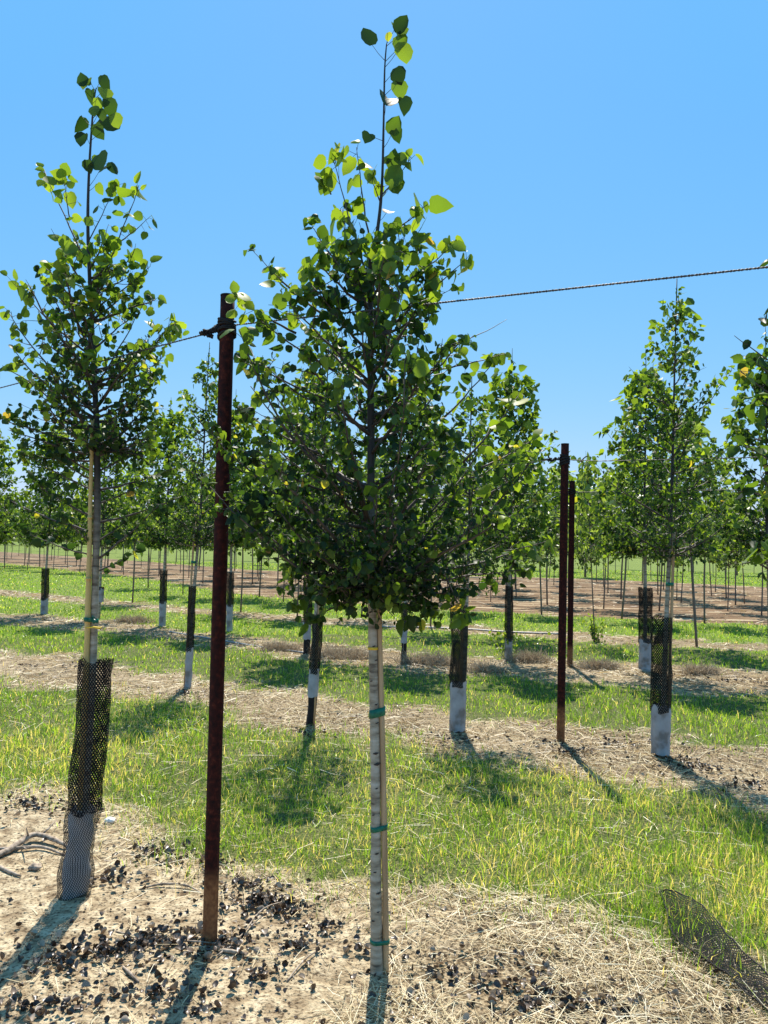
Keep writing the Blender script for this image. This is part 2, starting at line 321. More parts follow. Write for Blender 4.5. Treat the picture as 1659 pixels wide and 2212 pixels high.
class Tree:
    """collects a tree in the coordinates of its base"""
    def __init__(s, k=5, lod=0, petiole=True):
        s.br = Tubes(); s.tr = Tubes(); s.k = k; s.lod = lod; s.pet = petiole
        s.pos = []; s.ax = []; s.nr = []; s.sz = []; s.tn = []
    def leaf(s, p, out, size, tone, plen=None):
        out = Vector(out)
        d = (out*0.7 + rdir()*0.8 + Vector((0, 0, .1))).normalized()
        pl = (size*random.uniform(.4, 1.0)) if plen is None else plen
        q = Vector(p) + d*pl
        if s.pet: s.br.add([p, q], [.0011, .0007], 3, False)
        a = (d*0.5 + Vector((0, 0, -.75)) + rdir()*0.75).normalized()
        nn = (rdir() + Vector((0, 0, .25)) + out*0.2)
        s.pos.append(q); s.ax.append(a); s.nr.append(nn); s.sz.append(size); s.tn.append(tone)
    def twig(s, p, d, L, nl, size, tone, r=.0022):
        pts = [Vector(p)]; dd = Vector(d).normalized()
        for i in range(3):
            dd = (dd + rdir()*.22 + Vector((0, 0, .10))).normalized(); pts.append(pts[-1] + dd*L/3)
        s.br.add(pts, [r, r*.8, r*.6, r*.4], 3, False)
        for i in range(nl):
            t = random.random()**.8*3; j = min(int(t), 2); f = t-j
            q = pts[j].lerp(pts[j+1], f)
            s.leaf(q, (dd*.5 + rdir()*.8).normalized(), size*random.uniform(.6, 1.3), tone + random.gauss(0, .13) + .08*t/3 + (.30 if random.random() < .07 else 0))
    def branch(s, a, b, r0, bend=.35, ntw=9, nl=4, size=.035, tone=.4, tipbig=3, twl=.12, bulge=0.12):
        a = Vector(a); b = Vector(b); L = (b-a).length
        hz = Vector((b.x-a.x, b.y-a.y, 0)); c = a + hz*.6 + Vector((0, 0, (b.z-a.z)*bend))
        c += rdir()*L*bulge*.5
        pts = []; n = 7
        for i in range(n+1):
            t = i/n; pts.append(a*(1-t)**2 + c*2*t*(1-t) + b*t*t + (rdir()*L*.012 if 0 < i < n else Vector()))
        s.br.add(pts, [r0*(1-.78*i/n) for i in range(n+1)], s.k)
        for i in range(ntw):
            t = (.14 + .86*(i+random.random())/ntw)*n; j = min(int(t), n-1); q = pts[j].lerp(pts[j+1], t-j)
            dr = (pts[j+1]-pts[j]).normalized()
            sd = rdir(); sd = (sd - dr*sd.dot(dr)).normalized()
            l = twl*random.uniform(.4, 1.3)*(1.15-.5*t/n)
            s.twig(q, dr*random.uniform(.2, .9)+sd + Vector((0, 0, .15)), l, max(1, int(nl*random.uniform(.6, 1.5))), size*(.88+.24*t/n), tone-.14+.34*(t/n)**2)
        tipd = (pts[-1]-pts[-2]).normalized()
        for i in range(tipbig):
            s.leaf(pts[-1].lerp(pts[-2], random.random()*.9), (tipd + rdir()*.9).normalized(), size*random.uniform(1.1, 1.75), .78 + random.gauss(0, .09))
    def trunk(s, pts, rad, name_n=6, k=12):
        o, r = interp_path(pts, rad, name_n); s.path = o
        r = [x*random.uniform(.96, 1.05) for x in r]
        s.tr.add(o, r, k)
    def at(s, z):
        for a, b in zip(s.path, s.path[1:]):
            if a.z <= z <= b.z: return a.lerp(b, (z-a.z)/(b.z-a.z+1e-9))
        return s.path[-1] if z > s.path[-1].z else s.path[0]
    def crown(s, prof, n, zcb, ntw=9, nl=4, size=.035, tone=.4, r0=.007, steep=(.5, 1.15), twl=.12, tipbig=3, power=1.0):
        zs = [p[0] for p in prof]; rl = [p[1] for p in prof]; rr = [p[2] for p in prof]
        az = random.random()*6
        for i in range(n):
            z = zs[0] + (zs[-1]-zs[0])*((i+random.random())/n)**power
            az += 2.399 + random.gauss(0, .25)
            a, b = np.interp(z, zs, rl), np.interp(z, zs, rr)
            fz = (z-zs[0])/(zs[-1]-zs[0]); big = random.random() < .22
            cs = math.cos(az); rad = (b*(1+cs)/2 + a*(1-cs)/2)*(random.uniform(1.0, 1.18) if big else random.uniform(.5, 1.0))
            z0 = max(zcb*random.uniform(1, 1.04), z - rad*random.uniform(*steep)); p0 = s.at(z0)
            tip = Vector((p0.x + rad*cs, p0.y + rad*math.sin(az)*.95, z))
            if tip.z < z0: pass
            f = min(1.0, rad/.35+.35)
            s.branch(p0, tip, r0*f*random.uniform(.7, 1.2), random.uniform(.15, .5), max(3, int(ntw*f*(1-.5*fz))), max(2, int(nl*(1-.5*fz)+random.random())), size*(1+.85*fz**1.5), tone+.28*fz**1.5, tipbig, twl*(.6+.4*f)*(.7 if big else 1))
    def build(s, name, loc, label, cat, group=None, leafmat='leaf', barkmat='bark', twigmat='twig'):
        e = empty(name, loc, label, cat, group)
        s.tr.build('trunk', M[barkmat], e)
        s.br.build('branches', M[twigmat], e)
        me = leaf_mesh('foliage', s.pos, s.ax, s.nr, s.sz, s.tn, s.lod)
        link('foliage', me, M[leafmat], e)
        return e

# ------------------------------------------------------------------ the strips: mown grass between straw-covered tree rows
def line(pts):
    q = [G(x, y) for x, y in pts]; q.sort(key=lambda v: v.x)
    xs = np.array([v.x for v in q]); ys = np.array([v.y for v in q])
    s0 = (ys[-1]-ys[0])/(xs[-1]-xs[0])
    xs = np.concatenate([[xs[0]-200], xs, [xs[-1]+200]]); ys = np.concatenate([[ys[0]-200*s0], ys, [ys[-1]+200*s0]])
    return lambda x: np.interp(x, xs, ys)
BND = [line(b) for b in [
    [(0, 1700), (130, 1690), (350, 1800), (560, 1850), (700, 1885), (900, 1905), (1100, 1985), (1300, 2015), (1450, 2085), (1659, 2125)],
    [(0, 1475), (200, 1500), (400, 1530), (560, 1585), (700, 1595), (1000, 1630), (1200, 1665), (1450, 1715), (1659, 1765)],
    [(0, 1402), (200, 1423), (330, 1450), (500, 1475), (700, 1500), (880, 1525), (1000, 1545), (1200, 1562), (1450, 1590), (1659, 1608)],
    [(0, 1350), (250, 1368), (400, 1385), (650, 1425), (900, 1450), (1100, 1460), (1300, 1480), (1500, 1500), (1659, 1510)],
    [(0, 1325), (250, 1343), (650, 1385), (900, 1412), (1200, 1428), (1659, 1448)],
    [(0, 1287), (549, 1340), (830, 1358), (1100, 1375), (1659, 1410)],
    [(0, 1273), (549, 1325), (830, 1342), (1100, 1356), (1659, 1392)],
    [(0, 1216), (300, 1248), (549, 1288), (900, 1315), (1250, 1332), (1659, 1352)],
    [(0, 1192), (300, 1212), (549, 1232), (900, 1242), (1250, 1250), (1659, 1268)],
]]
KIND = ['soil', 'grass', 'straw', 'grass', 'straw', 'grass', 'straw', 'grass', 'bare', 'field']
def strip(x, y, jit=True):
    x = np.asarray(x, float); y = np.asarray(y, float)
    d = np.hypot(x, y)
    j = (fbm(x, y, 2.2, 5.0) - .5)*.9*np.clip(d/5, .6, 1.6) + (fbm(x, y, 9, 2)-.5)*.35*np.clip(d/5, .5, 1)
    yy = y + (j if jit else 0)
    k = np.zeros(x.shape, int)
    for b in BND: k += (yy > b(x)).astype(int)
    return k
GRASS_K = np.array([0, 1, 0, 1, 0, 1, 0, 1, 0, 1]); STRAW_K = np.array([1, 0, 1, 0, 1, 0, 1, 0, .6, 0])
def gz(x, y):
    d = np.hypot(x, y); f = np.clip(1.6 - d/12, 0, 1)
    return f*((fbm(x, y, 1.3, 4, 4)-.5)*.055 + (fbm(x, y, 9, 8, 3)-.5)*.018)

# ground sheet: fine near the camera, reaching the horizon
t = np.linspace(-1, 1, 420); gx = np.sinh(t*6.2)/np.sinh(6.2)*1500
u = np.linspace(0, 1, 620); gy = -6 + 7.2*u*0 ; gy = np.concatenate([np.linspace(-8, 0.8, 20), 0.8 + (np.exp(u*7.6)-1)/(math.exp(7.6)-1)*2500])
X, Y = np.meshgrid(gx, gy); 
Z = gz(X, Y)
K = strip(X, Y)
nx, ny = len(gx), len(gy)
ii = np.arange(ny-1)[:, None]*nx + np.arange(nx-1)[None]
F = np.stack([ii, ii+1, ii+1+nx, ii+nx], -1).reshape(-1, 4)
far = np.clip((np.hypot(X, Y)-9)/8, 0, 1)
field = ((K == 9) | ((GRASS_K[K] > 0) & (far > .5))).astype(float)
me = np_mesh('ground', np.stack([X, Y, Z], -1).reshape(-1, 3), [F],
             {'green': (GRASS_K[K]).ravel(), 'field': field.ravel(), 'bare': (K == 8).astype(float).ravel(),
              'mulch': np.where((K == 2) | (K == 4) | (K == 6), .45+.55*np.clip((fbm(X, Y, 1.2, 61)-.35)*4, 0, 1), np.where(K == 0, np.clip((X*1.4+.35+(fbm(X, Y, 2, 3)-.5)*1.8), 0, 1), 0)).ravel()})
tag(link('ground', me, M['ground'], None, True), kind='structure')

# ------------------------------------------------------------------ ground cover
def scatter(n, dmin, dmax, spread=.62):
    """points in the wedge in front of the camera, density falling with the square of the distance"""
    d = dmin*np.exp(rng.random(n)*math.log(dmax/dmin)); a = (rng.random(n)*2-1)*spread
    return d*a, d
def blades(name, x, y, h, wd, lean, tone, m, curve=.5, label=None):
    N = len(x); z = gz(x, y) - .004
    az = rng.random(N)*6.283; bx, by = np.cos(az), np.sin(az)
    f = rng.random(N)*6.283; sx, sy = np.cos(f)*wd/2, np.sin(f)*wd/2
    l1 = lean*curve; 
    p0 = np.stack([x, y, z], -1); up = np.sqrt(np.clip(1-lean**2*.7, .05, 1))
    p1 = p0 + np.stack([bx*l1*h*.5, by*l1*h*.5, h*.55*up], -1)
    p2 = p0 + np.stack([bx*lean*h, by*lean*h, h*up*.98], -1)
    s = np.stack([sx, sy, np.zeros(N)], -1)
    V = np.stack([p0-s, p0+s, p1+s*.8, p1-s*.8, p2], 1).reshape(-1, 3)
    o = (np.arange(N)*5)[:, None]
    me = np_mesh(name, V, [np.array([[0, 1, 2, 3]])+o, np.array([[3, 2, 4]])+o], {'tone': np.repeat(np.clip(tone, 0, 1), 5)})
    ob = link(name, me, m); tag(ob, label, 'grass' if 'grass' in name else 'straw', None, 'stuff'); return ob

def grass():
    x, d = scatter(520000, 1.9, 60); N = len(x); k = strip(x+rng.normal(0, .10, N)*(1+d*.05), d+rng.normal(0, .13, N)*(1+d*.06)); keep = GRASS_K[k] > 0
    # patchiness: thinner near strip edges and in worn spots
    dens = fbm(x, d, 3.5, 21); keep &= (rng.random(len(x)) < np.clip((dens-.2)*3.4, .5, 1))
    x, d, k = x[keep], d[keep], k[keep]; N = len(x)
    big = fbm(x, d, 1.1, 33); h = (.022 + .080*rng.random(N)**1.8)*(.55+.9*big) ; h = np.where(k == 1, h, h*.85)
    wd = np.maximum(.0028, .00074*d)*rng.uniform(.5, 1.5, N)
    lean = rng.uniform(.1, 1.12, N)
    dry = fbm(x, d, 1.7, 50)
    tone = .36 + .44*(rng.random(N)-.42) + .2*(dry-.5)
    pd = np.where(k == 1, .13+.9*np.clip(dry-.40, 0, 1), .08)
    tone = np.where(rng.random(N) < pd, rng.uniform(.66, 1, N), tone)
    blades('grass', x, d, h, wd, lean, tone, M['grass'], .6, 'short bright green grass mixed with dry blades between the tree rows')
    # loose stems of straw lying over the rows
def straw():
    x, d = scatter(210000, 1.7, 45); k = strip(x, d); N = len(x)
    w_ = STRAW_K[k].astype(float)
    # foreground soil: straw thick on the right, thin on the left
    right = np.clip((x*1.3 + .55 + (fbm(x, d, 2, 3)-.5)*1.6), .07, 1)
    edge = np.clip(1-(BND[0](x)-d)/.55, 0, 1)
    w0 = np.clip(right*.62*np.clip((fbm(x, d, 2.6, 71)-.34)*4.2, .10, 1) + edge*.55, 0, 1)
    w_ = w_*np.clip((fbm(x, d, 1.6, 44)-.25)*2.6, .25, 1); w_ = np.where(k == 0, w0, w_); w_ = np.where(k == 1, .08, w_); w_ = np.where(k == 8, .10, w_)
    keep = rng.random(N) < w_; x, d, k = x[keep], d[keep], k[keep]; N = len(x)
    L = (.025+.17*rng.random(N)**1.7)*(1+.02*d); az = rng.random(N)*3.1416 + np.where(rng.random(N) < .5, 0, 0)
    wd = np.maximum(.0017, .0006*d)*rng.uniform(.6, 1.4, N)
    tilt = rng.normal(0, .16, N); bend = rng.normal(0, .22, N)
    dx, dy = np.cos(az), np.sin(az); z = gz(x, d) + rng.uniform(.002, .018, N)
    c = np.stack([x, d, z], -1); D = np.stack([dx, dy, tilt], -1)*L[:, None]/2; Sd = np.stack([-dy, dx, rng.normal(0, .5, N)], -1)*wd[:, None]/2
    Bd = np.stack([-dy*bend, dx*bend, np.abs(tilt)*.3], -1)*L[:, None]/2
    V = np.stack([c-D-Sd, c-D+Sd, c+Bd*.6+Sd, c+Bd*.6-Sd, c+D+Sd, c+D-Sd], 1).reshape(-1, 3)
    o = (np.arange(N)*6)[:, None]
    tone = np.clip(.58 + rng.normal(0, .26, N) + .3*(fbm(x, d, 2, 9)-.5), 0, 1)
    tone = np.where(k > 1, tone-.18, tone)
    me = np_mesh('straw_litter', V, [np.array([[0, 1, 2, 3]])+o, np.array([[3, 2, 4, 5]])+o], {'tone': np.repeat(tone, 6)})
    tag(link('straw_litter', me, M['straw']), 'dry straw and clippings lying over the pale soil of the tree rows', 'straw', None, 'stuff')
def dead_leaves():
    # (centre px, centre py, radius in m, count)
    cl = [(560, 1950, .16, 190), (600, 1975, .12, 90), (540, 1915, .14, 60), (330, 2035, .25, 230), (220, 2060, .2, 130), (130, 2080, .22, 120), (480, 2040, .2, 190), (60, 1740, .28, 170), (330, 1845, .22, 120),
          (240, 1900, .16, 60), (700, 2010, .12, 60), (650, 2050, .1, 40), (340, 2150, .2, 90), (420, 2190, .12, 40), (560, 2110, .25, 60), (790, 2060, .12, 30), (470, 1870, .18, 50),
          (1180, 2140, .25, 90), (1230, 2180, .2, 60), (1130, 2165, .15, 40), (1320, 2160, .3, 50), (930, 2100, .2, 40), (1050, 2120, .2, 40), (870, 2170, .2, 30), (1240, 1625, .28, 140), (1180, 1605, .2, 60), (1330, 1605, .3, 90), (1510, 1660, .35, 190), (1620, 1700, .3, 120), (1470, 1640, .15, 50),
          (400, 1500, .3, 70), (650, 1590, .3, 60), (1000, 1600, .25, 50), (940, 1590, .4, 60), (150, 1440, .7, 60), (60, 1440, .7, 50), (1560, 1470, .5, 80), (1650, 1480, .5, 70), (300, 1355, .9, 60), (120, 1340, .9, 60),
          (50, 2180, .2, 90), (150, 2190, .18, 50)]
    pos = []; sz = []
    for px, py, r, n in cl:
        g = G(px, py)
        for i in range(int(n*1.0)):
            a = random.random()*6.283; q = r*abs(random.gauss(0, .6))
            pos.append((g.x+math.cos(a)*q*1.3, g.y+math.sin(a)*q*.8)); sz.append(.007+.026*random.random()**1.6)
    for i in range(1500):
        d = 1.8*math.exp(random.random()*1.6); x = d*random.uniform(-.6, .6)
        if strip(x, d) in (0, 2): pos.append((x, d)); sz.append(random.uniform(.008, .024))
    p = np.array(pos); z = gz(p[:, 0], p[:, 1]) + rng.uniform(.004, .022, len(p))
    N = len(p); ax = rng.normal(0, 1, (N, 3)); ax[:, 2] *= .4; nn = rng.normal(0, 1, (N, 3)); nn[:, 2] += 1.3
    ax /= np.linalg.norm(ax, axis=1, keepdims=True); nn -= ax*np.sum(ax*nn, 1, keepdims=True); nn /= np.linalg.norm(nn, axis=1, keepdims=True)
    sd = np.cross(nn, ax); S_ = np.array(sz)[:, None, None]
    x, y, zz = LV[None, :, 0]-.5, LV[None, :, 1]*.8, LV[None, :, 2]
    fo = rng.uniform(2, 5, (N, 1)); cu = rng.uniform(-1.2, 1.4, (N, 1))
    q = np.stack([p[:, 0], p[:, 1], z], -1)[:, None]
    V = q + S_*(x[..., None]*ax[:, None] + y[..., None]*sd[:, None] + (zz*fo+cu*x*x)[..., None]*nn[:, None])
    V[..., 2] = np.maximum(V[..., 2], (gz(p[:, 0], p[:, 1]) - .003)[:, None])
    off = (np.arange(N)*len(LV))[:, None, None]
    me = np_mesh('dead_leaves', V.reshape(-1, 3), [(LQ[None]+off).reshape(-1, 4), (LT[None]+off).reshape(-1, 3)], {'tone': np.repeat(rng.random(N)**1.5, len(LV))})
    tag(link('dead_leaves', me, M['dead_leaf']), 'dark curled dead leaves scattered in drifts on the pale soil', 'dead leaves', None, 'stuff')
    # clods
    n = 5200; d = 1.8*np.exp(rng.random(n)*1.3); x = d*rng.uniform(-.6, .6, n); k = strip(x, d); kk = (k == 0) | (k == 2)
    x, d = x[kk], d[kk]; n = len(x); s = .0025+.010*rng.random(n)**3
    base = np.array([(1, 0, 0), (0, 1, 0), (-1, 0, 0), (0, -1, 0), (0, 0, .8), (0, 0, -.6)])
    V = base[None]*s[:, None, None]*rng.uniform(.6, 1.3, (n, 6, 3)) + np.stack([x, d, gz(x, d)+s*.2], -1)[:, None]
    T = np.array([(0, 1, 4), (1, 2, 4), (2, 3, 4), (3, 0, 4), (1, 0, 5), (2, 1, 5), (3, 2, 5), (0, 3, 5)])
    me = np_mesh('soil_crumbs', V.reshape(-1, 3), [(T[None]+(np.arange(n)*6)[:, None, None]).reshape(-1, 3)])
    for a in ('green', 'field', 'bare'): me.attributes.new(a, 'FLOAT', 'POINT')
    tag(link('soil_crumbs', me, M['ground']), 'small crumbs and clods of pale dry soil', 'soil', None, 'stuff')
grass(); straw(); dead_leaves()

# ------------------------------------------------------------------ near trees of the first row
def shoot(T, base, st, tip, Y, dy, nl, size, tone=.75, r=.004, tipn=4, bow=.0):
    a = P(st[0], st[1], Y) - base; b = P(tip[0], tip[1], Y + dy) - base
    L = (b-a).length; c = a.lerp(b, .5) + Vector((bow*L, 0, -.06*L))
    pts = []; n = 8
    for i in range(n+1):
        t = i/n; pts.append(a*(1-t)**2+c*2*t*(1-t)+b*t*t + (rdir()*L*.008 if 0 < i < n else Vector()))
    T.br.add(pts, [r*(1-.72*i/n) for i in range(n+1)], 5)
    for i in range(nl):
        t = (.25+.75*(i+random.random())/nl)*n; j = min(int(t), n-1)
        T.leaf(pts[j].lerp(pts[j+1], t-j), (rdir()+Vector((0, 0, .3))).normalized(), size*random.uniform(.7, 1.25), tone+random.gauss(0, .15), size*random.uniform(.5, 1.1))
    for i in range(tipn):
        T.leaf(pts[-1].lerp(pts[-2], random.random()), (rdir()*.9+Vector((0, 0, .7))).normalized(), size*random.uniform(.9, 1.35), tone+.08+random.gauss(0, .08), size*random.uniform(.3, .8))

# --- tree A: centre
YA = G(815, 2095).y
baseA = G(814, 2095)
TA = Tree(5)
def trunk_px(T, base, Y, pts, dyf=None):
    T.trunk([P(x, y, Y)-base for x, y, w_ in pts], [w_/2/FPX*Y for x, y, w_ in pts])
trunk_px(TA, baseA, YA, [(814, 2112, 34), (814, 2085, 28), (813, 2000, 25), (812, 1900, 23.5), (812, 1788, 21), (810, 1600, 20.5), (807, 1450, 20), (804, 1300, 19.5), (802, 1150, 18), (801, 900, 15), (800, 700, 12), (801, 560, 10), (815, 500, 8), (825, 400, 6), (829, 250, 4.6), (831, 150, 3.6), (835, 95, 2.5)])
px = YA/FPX
def zA(y, Y): return 1.5 + (1181-y)/FPX*Y
def prof(lst, Y): return sorted([(zA(y, Y), l*Y/FPX, r*Y/FPX) for y, l, r in lst])
PA = prof([(1310, 120, 150), (1240, 190, 290), (1100, 325, 330), (950, 335, 350), (850, 325, 325), (760, 320, 265), (700, 315, 190), (640, 305, 180), (600, 210, 190), (550, 115, 160), (500, 60, 90)], YA)
TA.crown(PA, 92, zA(1290, YA), ntw=17, nl=8, size=.0185, tone=.26, r0=.0075, twl=.13, tipbig=4, power=1.25)
for st, tip, dy, nl, sz, tn, r, tn2 in [
        ((795, 600), (715, 330), -.05, 7, .055, .80, .004, 5), ((798, 520), (770, 318), .03, 6, .055, .84, .004, 4),
        ((715, 420), (700, 385), .0, 3, .05, .6, .003, 3), ((826, 420), (885, 345), .03, 6, .045, .75, .003, 3),
        ((770, 620), (668, 478), .05, 8, .032, .62, .004, 5), ((660, 650), (540, 535), -.1, 6, .026, .55, .003, 3),
        ((820, 520), (925, 440), -.06, 7, .04, .7, .004, 4), ((860, 620), (990, 520), .05, 9, .042, .8, .004, 5),
        ((880, 660), (1008, 560), -.03, 8, .042, .8, .004, 5), ((700, 1060), (520, 970), -.12, 26, .03, .2, .005, 6), ((690, 1150), (545, 1070), -.1, 26, .03, .2, .005, 6), ((690, 980), (515, 880), .1, 24, .028, .3, .005, 5), ((700, 860), (520, 770), .0, 18, .03, .4, .005, 5), ((720, 800), (560, 690), -.1, 18, .032, .5, .005, 6), ((640, 1200), (625, 1230), .1, 10, .03, .2, .004, 4), ((800, 560), (735, 450), .1, 8, .04, .6, .004, 4), ((805, 600), (860, 480), .12, 9, .04, .6, .004, 4), ((805, 640), (905, 500), -.1, 9, .04, .7, .004, 4), ((795, 640), (690, 520), .12, 9, .036, .6, .004, 4), ((822, 440), (800, 375), -.05, 3, .04, .7, .003, 2), ((640, 720), (505, 640), -.08, 10, .042, .84, .005, 6),
        ((700, 680), (590, 590), .05, 9, .04, .84, .005, 5), ((720, 660), (655, 580), -.02, 8, .044, .84, .004, 5),
        ((975, 745), (1095, 690), .05, 1, .02, .5, .0026, 0), ((930, 800), (1082, 765), -.08, 8, .036, .66, .004, 4),
        ((960, 900), (1075, 770), .1, 9, .036, .7, .004, 4), ((1000, 1000), (1120, 855), .0, 12, .042, .8, .005, 6),
        ((1040, 1010), (1150, 950), .05, 10, .036, .75, .004, 5), ((1030, 1080), (1140, 1010), .0, 9, .04, .75, .004, 5),
        ((900, 1240), (1150, 1180), .0, 12, .038, .5, .005, 4), ((1090, 1190), (1190, 1165), -.1, 7, .034, .7, .003, 3),
        ((760, 1290), (650, 1345), -.08, 10, .034, .45, .004, 4), ((740, 1260), (625, 1300), .05, 9, .034, .5, .004, 4),
        ((850, 1290), (905, 1340), -.1, 9, .04, .5, .003, 5), ((960, 1240), (1010, 1340), -.1, 8, .04, .5, .004, 4), ((610, 1100), (515, 1110), -.15, 14, .042, .3, .005, 6)]:
    shoot(TA, baseA, st, tip, YA, dy, nl, sz, tn, r, tn2)
# the big leaves up the leader
for x, y, s_, tn in [(860, 72, .048, .86), (868, 88, .05, .1), (838, 78, .028, .8), (797, 110, .045, .12), (876, 105, .048, .84), (866, 122, .045, .7), (862, 162, .055, .02), (868, 190, .055, .72), (880, 222, .05, .1), (838, 245, .058, .35),
                     (858, 282, .04, .2), (853, 305, .05, .55), (793, 298, .032, .2), (838, 345, .03, .5), (868, 342, .04, .6), (850, 375, .04, .55), (862, 400, .035, .6), (800, 378, .035, .7), (815, 410, .045, .8), (848, 418, .055, .7), (840, 470, .035, .3)]:
    c = P(x, y, YA-.02+random.uniform(-.04, .04))-baseA
    q = TA.at(c.z + random.uniform(-.03, .01)); 
    d = (c-q); d.normalize()
    top = c + Vector((-d.x*.3*s_, 0, .5*s_))
    TA.br.add([q, q.lerp(top, .5)+Vector((0, 0, -.004)), top], [.0014, .001, .0009], 3, False)
    TA.pos.append(top); TA.ax.append((d.x*.35, random.gauss(0, .25), -1 if random.random() < .75 else .6)); TA.nr.append((random.gauss(0, .35), -1, random.gauss(.1, .3))); TA.sz.append(s_*1.38); TA.tn.append(tn)
tA = TA.build('aspen_tree', baseA, 'nearest aspen in the middle, tall thin leader above a dense crown, pale knotty trunk', 'tree', 'aspens of the nearest row')
for y, sx, w_ in [(1345, -3, 10), (1395, 2, 8), (1520, 5, 9), (1625, 2, 14), (1648, 5, 18), (1758, -6, 7), (1700, 3, 8), (1840, 2, 10), (1880, -2, 8), (1925, 5, 12), (1965, 4, 8), (1470, -6, 7), (1560, 6, 8), (1322, -5, 9), (1425, 7, 8), (1985, -6, 9)]:
    z = zA(y, YA); c = TA.at(P(808, y, YA).z)
    rr = np.interp(y, [1300, 1800, 2050], [19.5, 21, 26])/2/FPX*YA
    an = math.asin(max(-.85, min(.85, sx/11)))
    d = Vector((math.sin(an), -math.cos(an), 0)); tt = Vector((math.cos(an), math.sin(an), 0)); hw = w_/2/FPX*YA
    pts = [c + d*(rr*.93) - tt*hw*.9 + Vector((0, 0, -.001)), c + d*(rr*1.02), c + d*(rr*.93) + tt*hw*.9 + Vector((0, 0, .002))]
    kn = Tubes(); kn.add(pts, [.0012, .0042*w_/12, .0012], 6); kn.build('bark_knot', M['knot'], tA)

def stake(pts, Y, dy, m, label, base=None, cat='stake', group='support stakes tied to the trees', k=8):
    p = [P(x, y, Y+dy) for x, y, w_ in pts]; r = [w_/2/FPX*Y for x, y, w_ in pts]
    b = Vector((p[-1].x, p[-1].y, 0)); e = empty('support_stake', b, label, cat, group)
    t = Tubes(); q = [v-b for v in p]
    o, rr = interp_path(q, r, 5); rr = [a*random.uniform(.96, 1.05) for a in rr]
    t.add(o, rr, k); t.build('pole', m, e)
    return e, b
def tie(e, b, c1, r1, c2, r2, z, h, tilt=0.0, m='tape', name='tie_tape'):
    """a band of tape round trunk (c1) and stake (c2)"""
    a = Vector((c1.x, c1.y, 0)); c = Vector((c2.x, c2.y, 0)); d = (c-a).normalized(); nrm = Vector((-d.y, d.x, 0)); V = []; F_ = []
    n = 9; loop = []
    r1 += .0025; r2 += .0025
    for i in range(n): 
        an = math.pi/2 + math.pi*i/(n-1); loop.append(a + (d*math.cos(an) + nrm*math.sin(an))*r1)
    for i in range(n):
        an = -math.pi/2 + math.pi*i/(n-1); loop.append(c + (d*math.cos(an) + nrm*math.sin(an))*r2)
    me = bpy.data.meshes.new(name)
    for lv in (-h/2, h/2):
        for p in loop:
            V.append((p.x-b.x, p.y-b.y, z + lv + tilt*(p-a).dot(d)))
    m_ = len(loop)
    for i in range(m_): F_.append((i, (i+1) % m_, (i+1) % m_+m_, i+m_))
    me.from_pydata(V, [], F_); me.update()
    o = link(name, me, M[m], e, True); md = o.modifiers.new('s', 'SOLIDIFY'); md.thickness = .0015; return o
stA, bA = stake([(819, 1250, 9), (821, 1400, 11), (826, 1600, 12), (830, 1800, 13), (833, 2000, 13), (833, 2105, 13)], YA, -.002, M['wood'], 'thin wooden stake tied close to the right of the middle tree trunk')
for y, h, tl in [(1540, .030, .25), (1789, .018, .2), (2032, .014, 0), (1297, .02, 0)]:
    z = P(810, y, YA).z; c1 = TA.at(z)+baseA; cx = np.interp(y, [1250, 1400, 1600, 1800, 2000], [819, 821, 826, 830, 834]); c2 = P(cx, y, YA-.002)
    tie(stA, bA, c1, np.interp(y, [1300, 1600, 1788, 1900, 2050], [19.5, 20.5, 21, 23.5, 26])/2/FPX*YA, c2, 12.5/2/FPX*YA, z, h, tl)
z = P(805, 1400, YA).z; c1 = TA.at(z)+baseA
ob = tie(tA, baseA, c1, 20/2/FPX*YA, c1+Vector((.0005, 0, 0)), 20/2/FPX*YA, z, .010, 0, 'yellow', 'yellow_band')

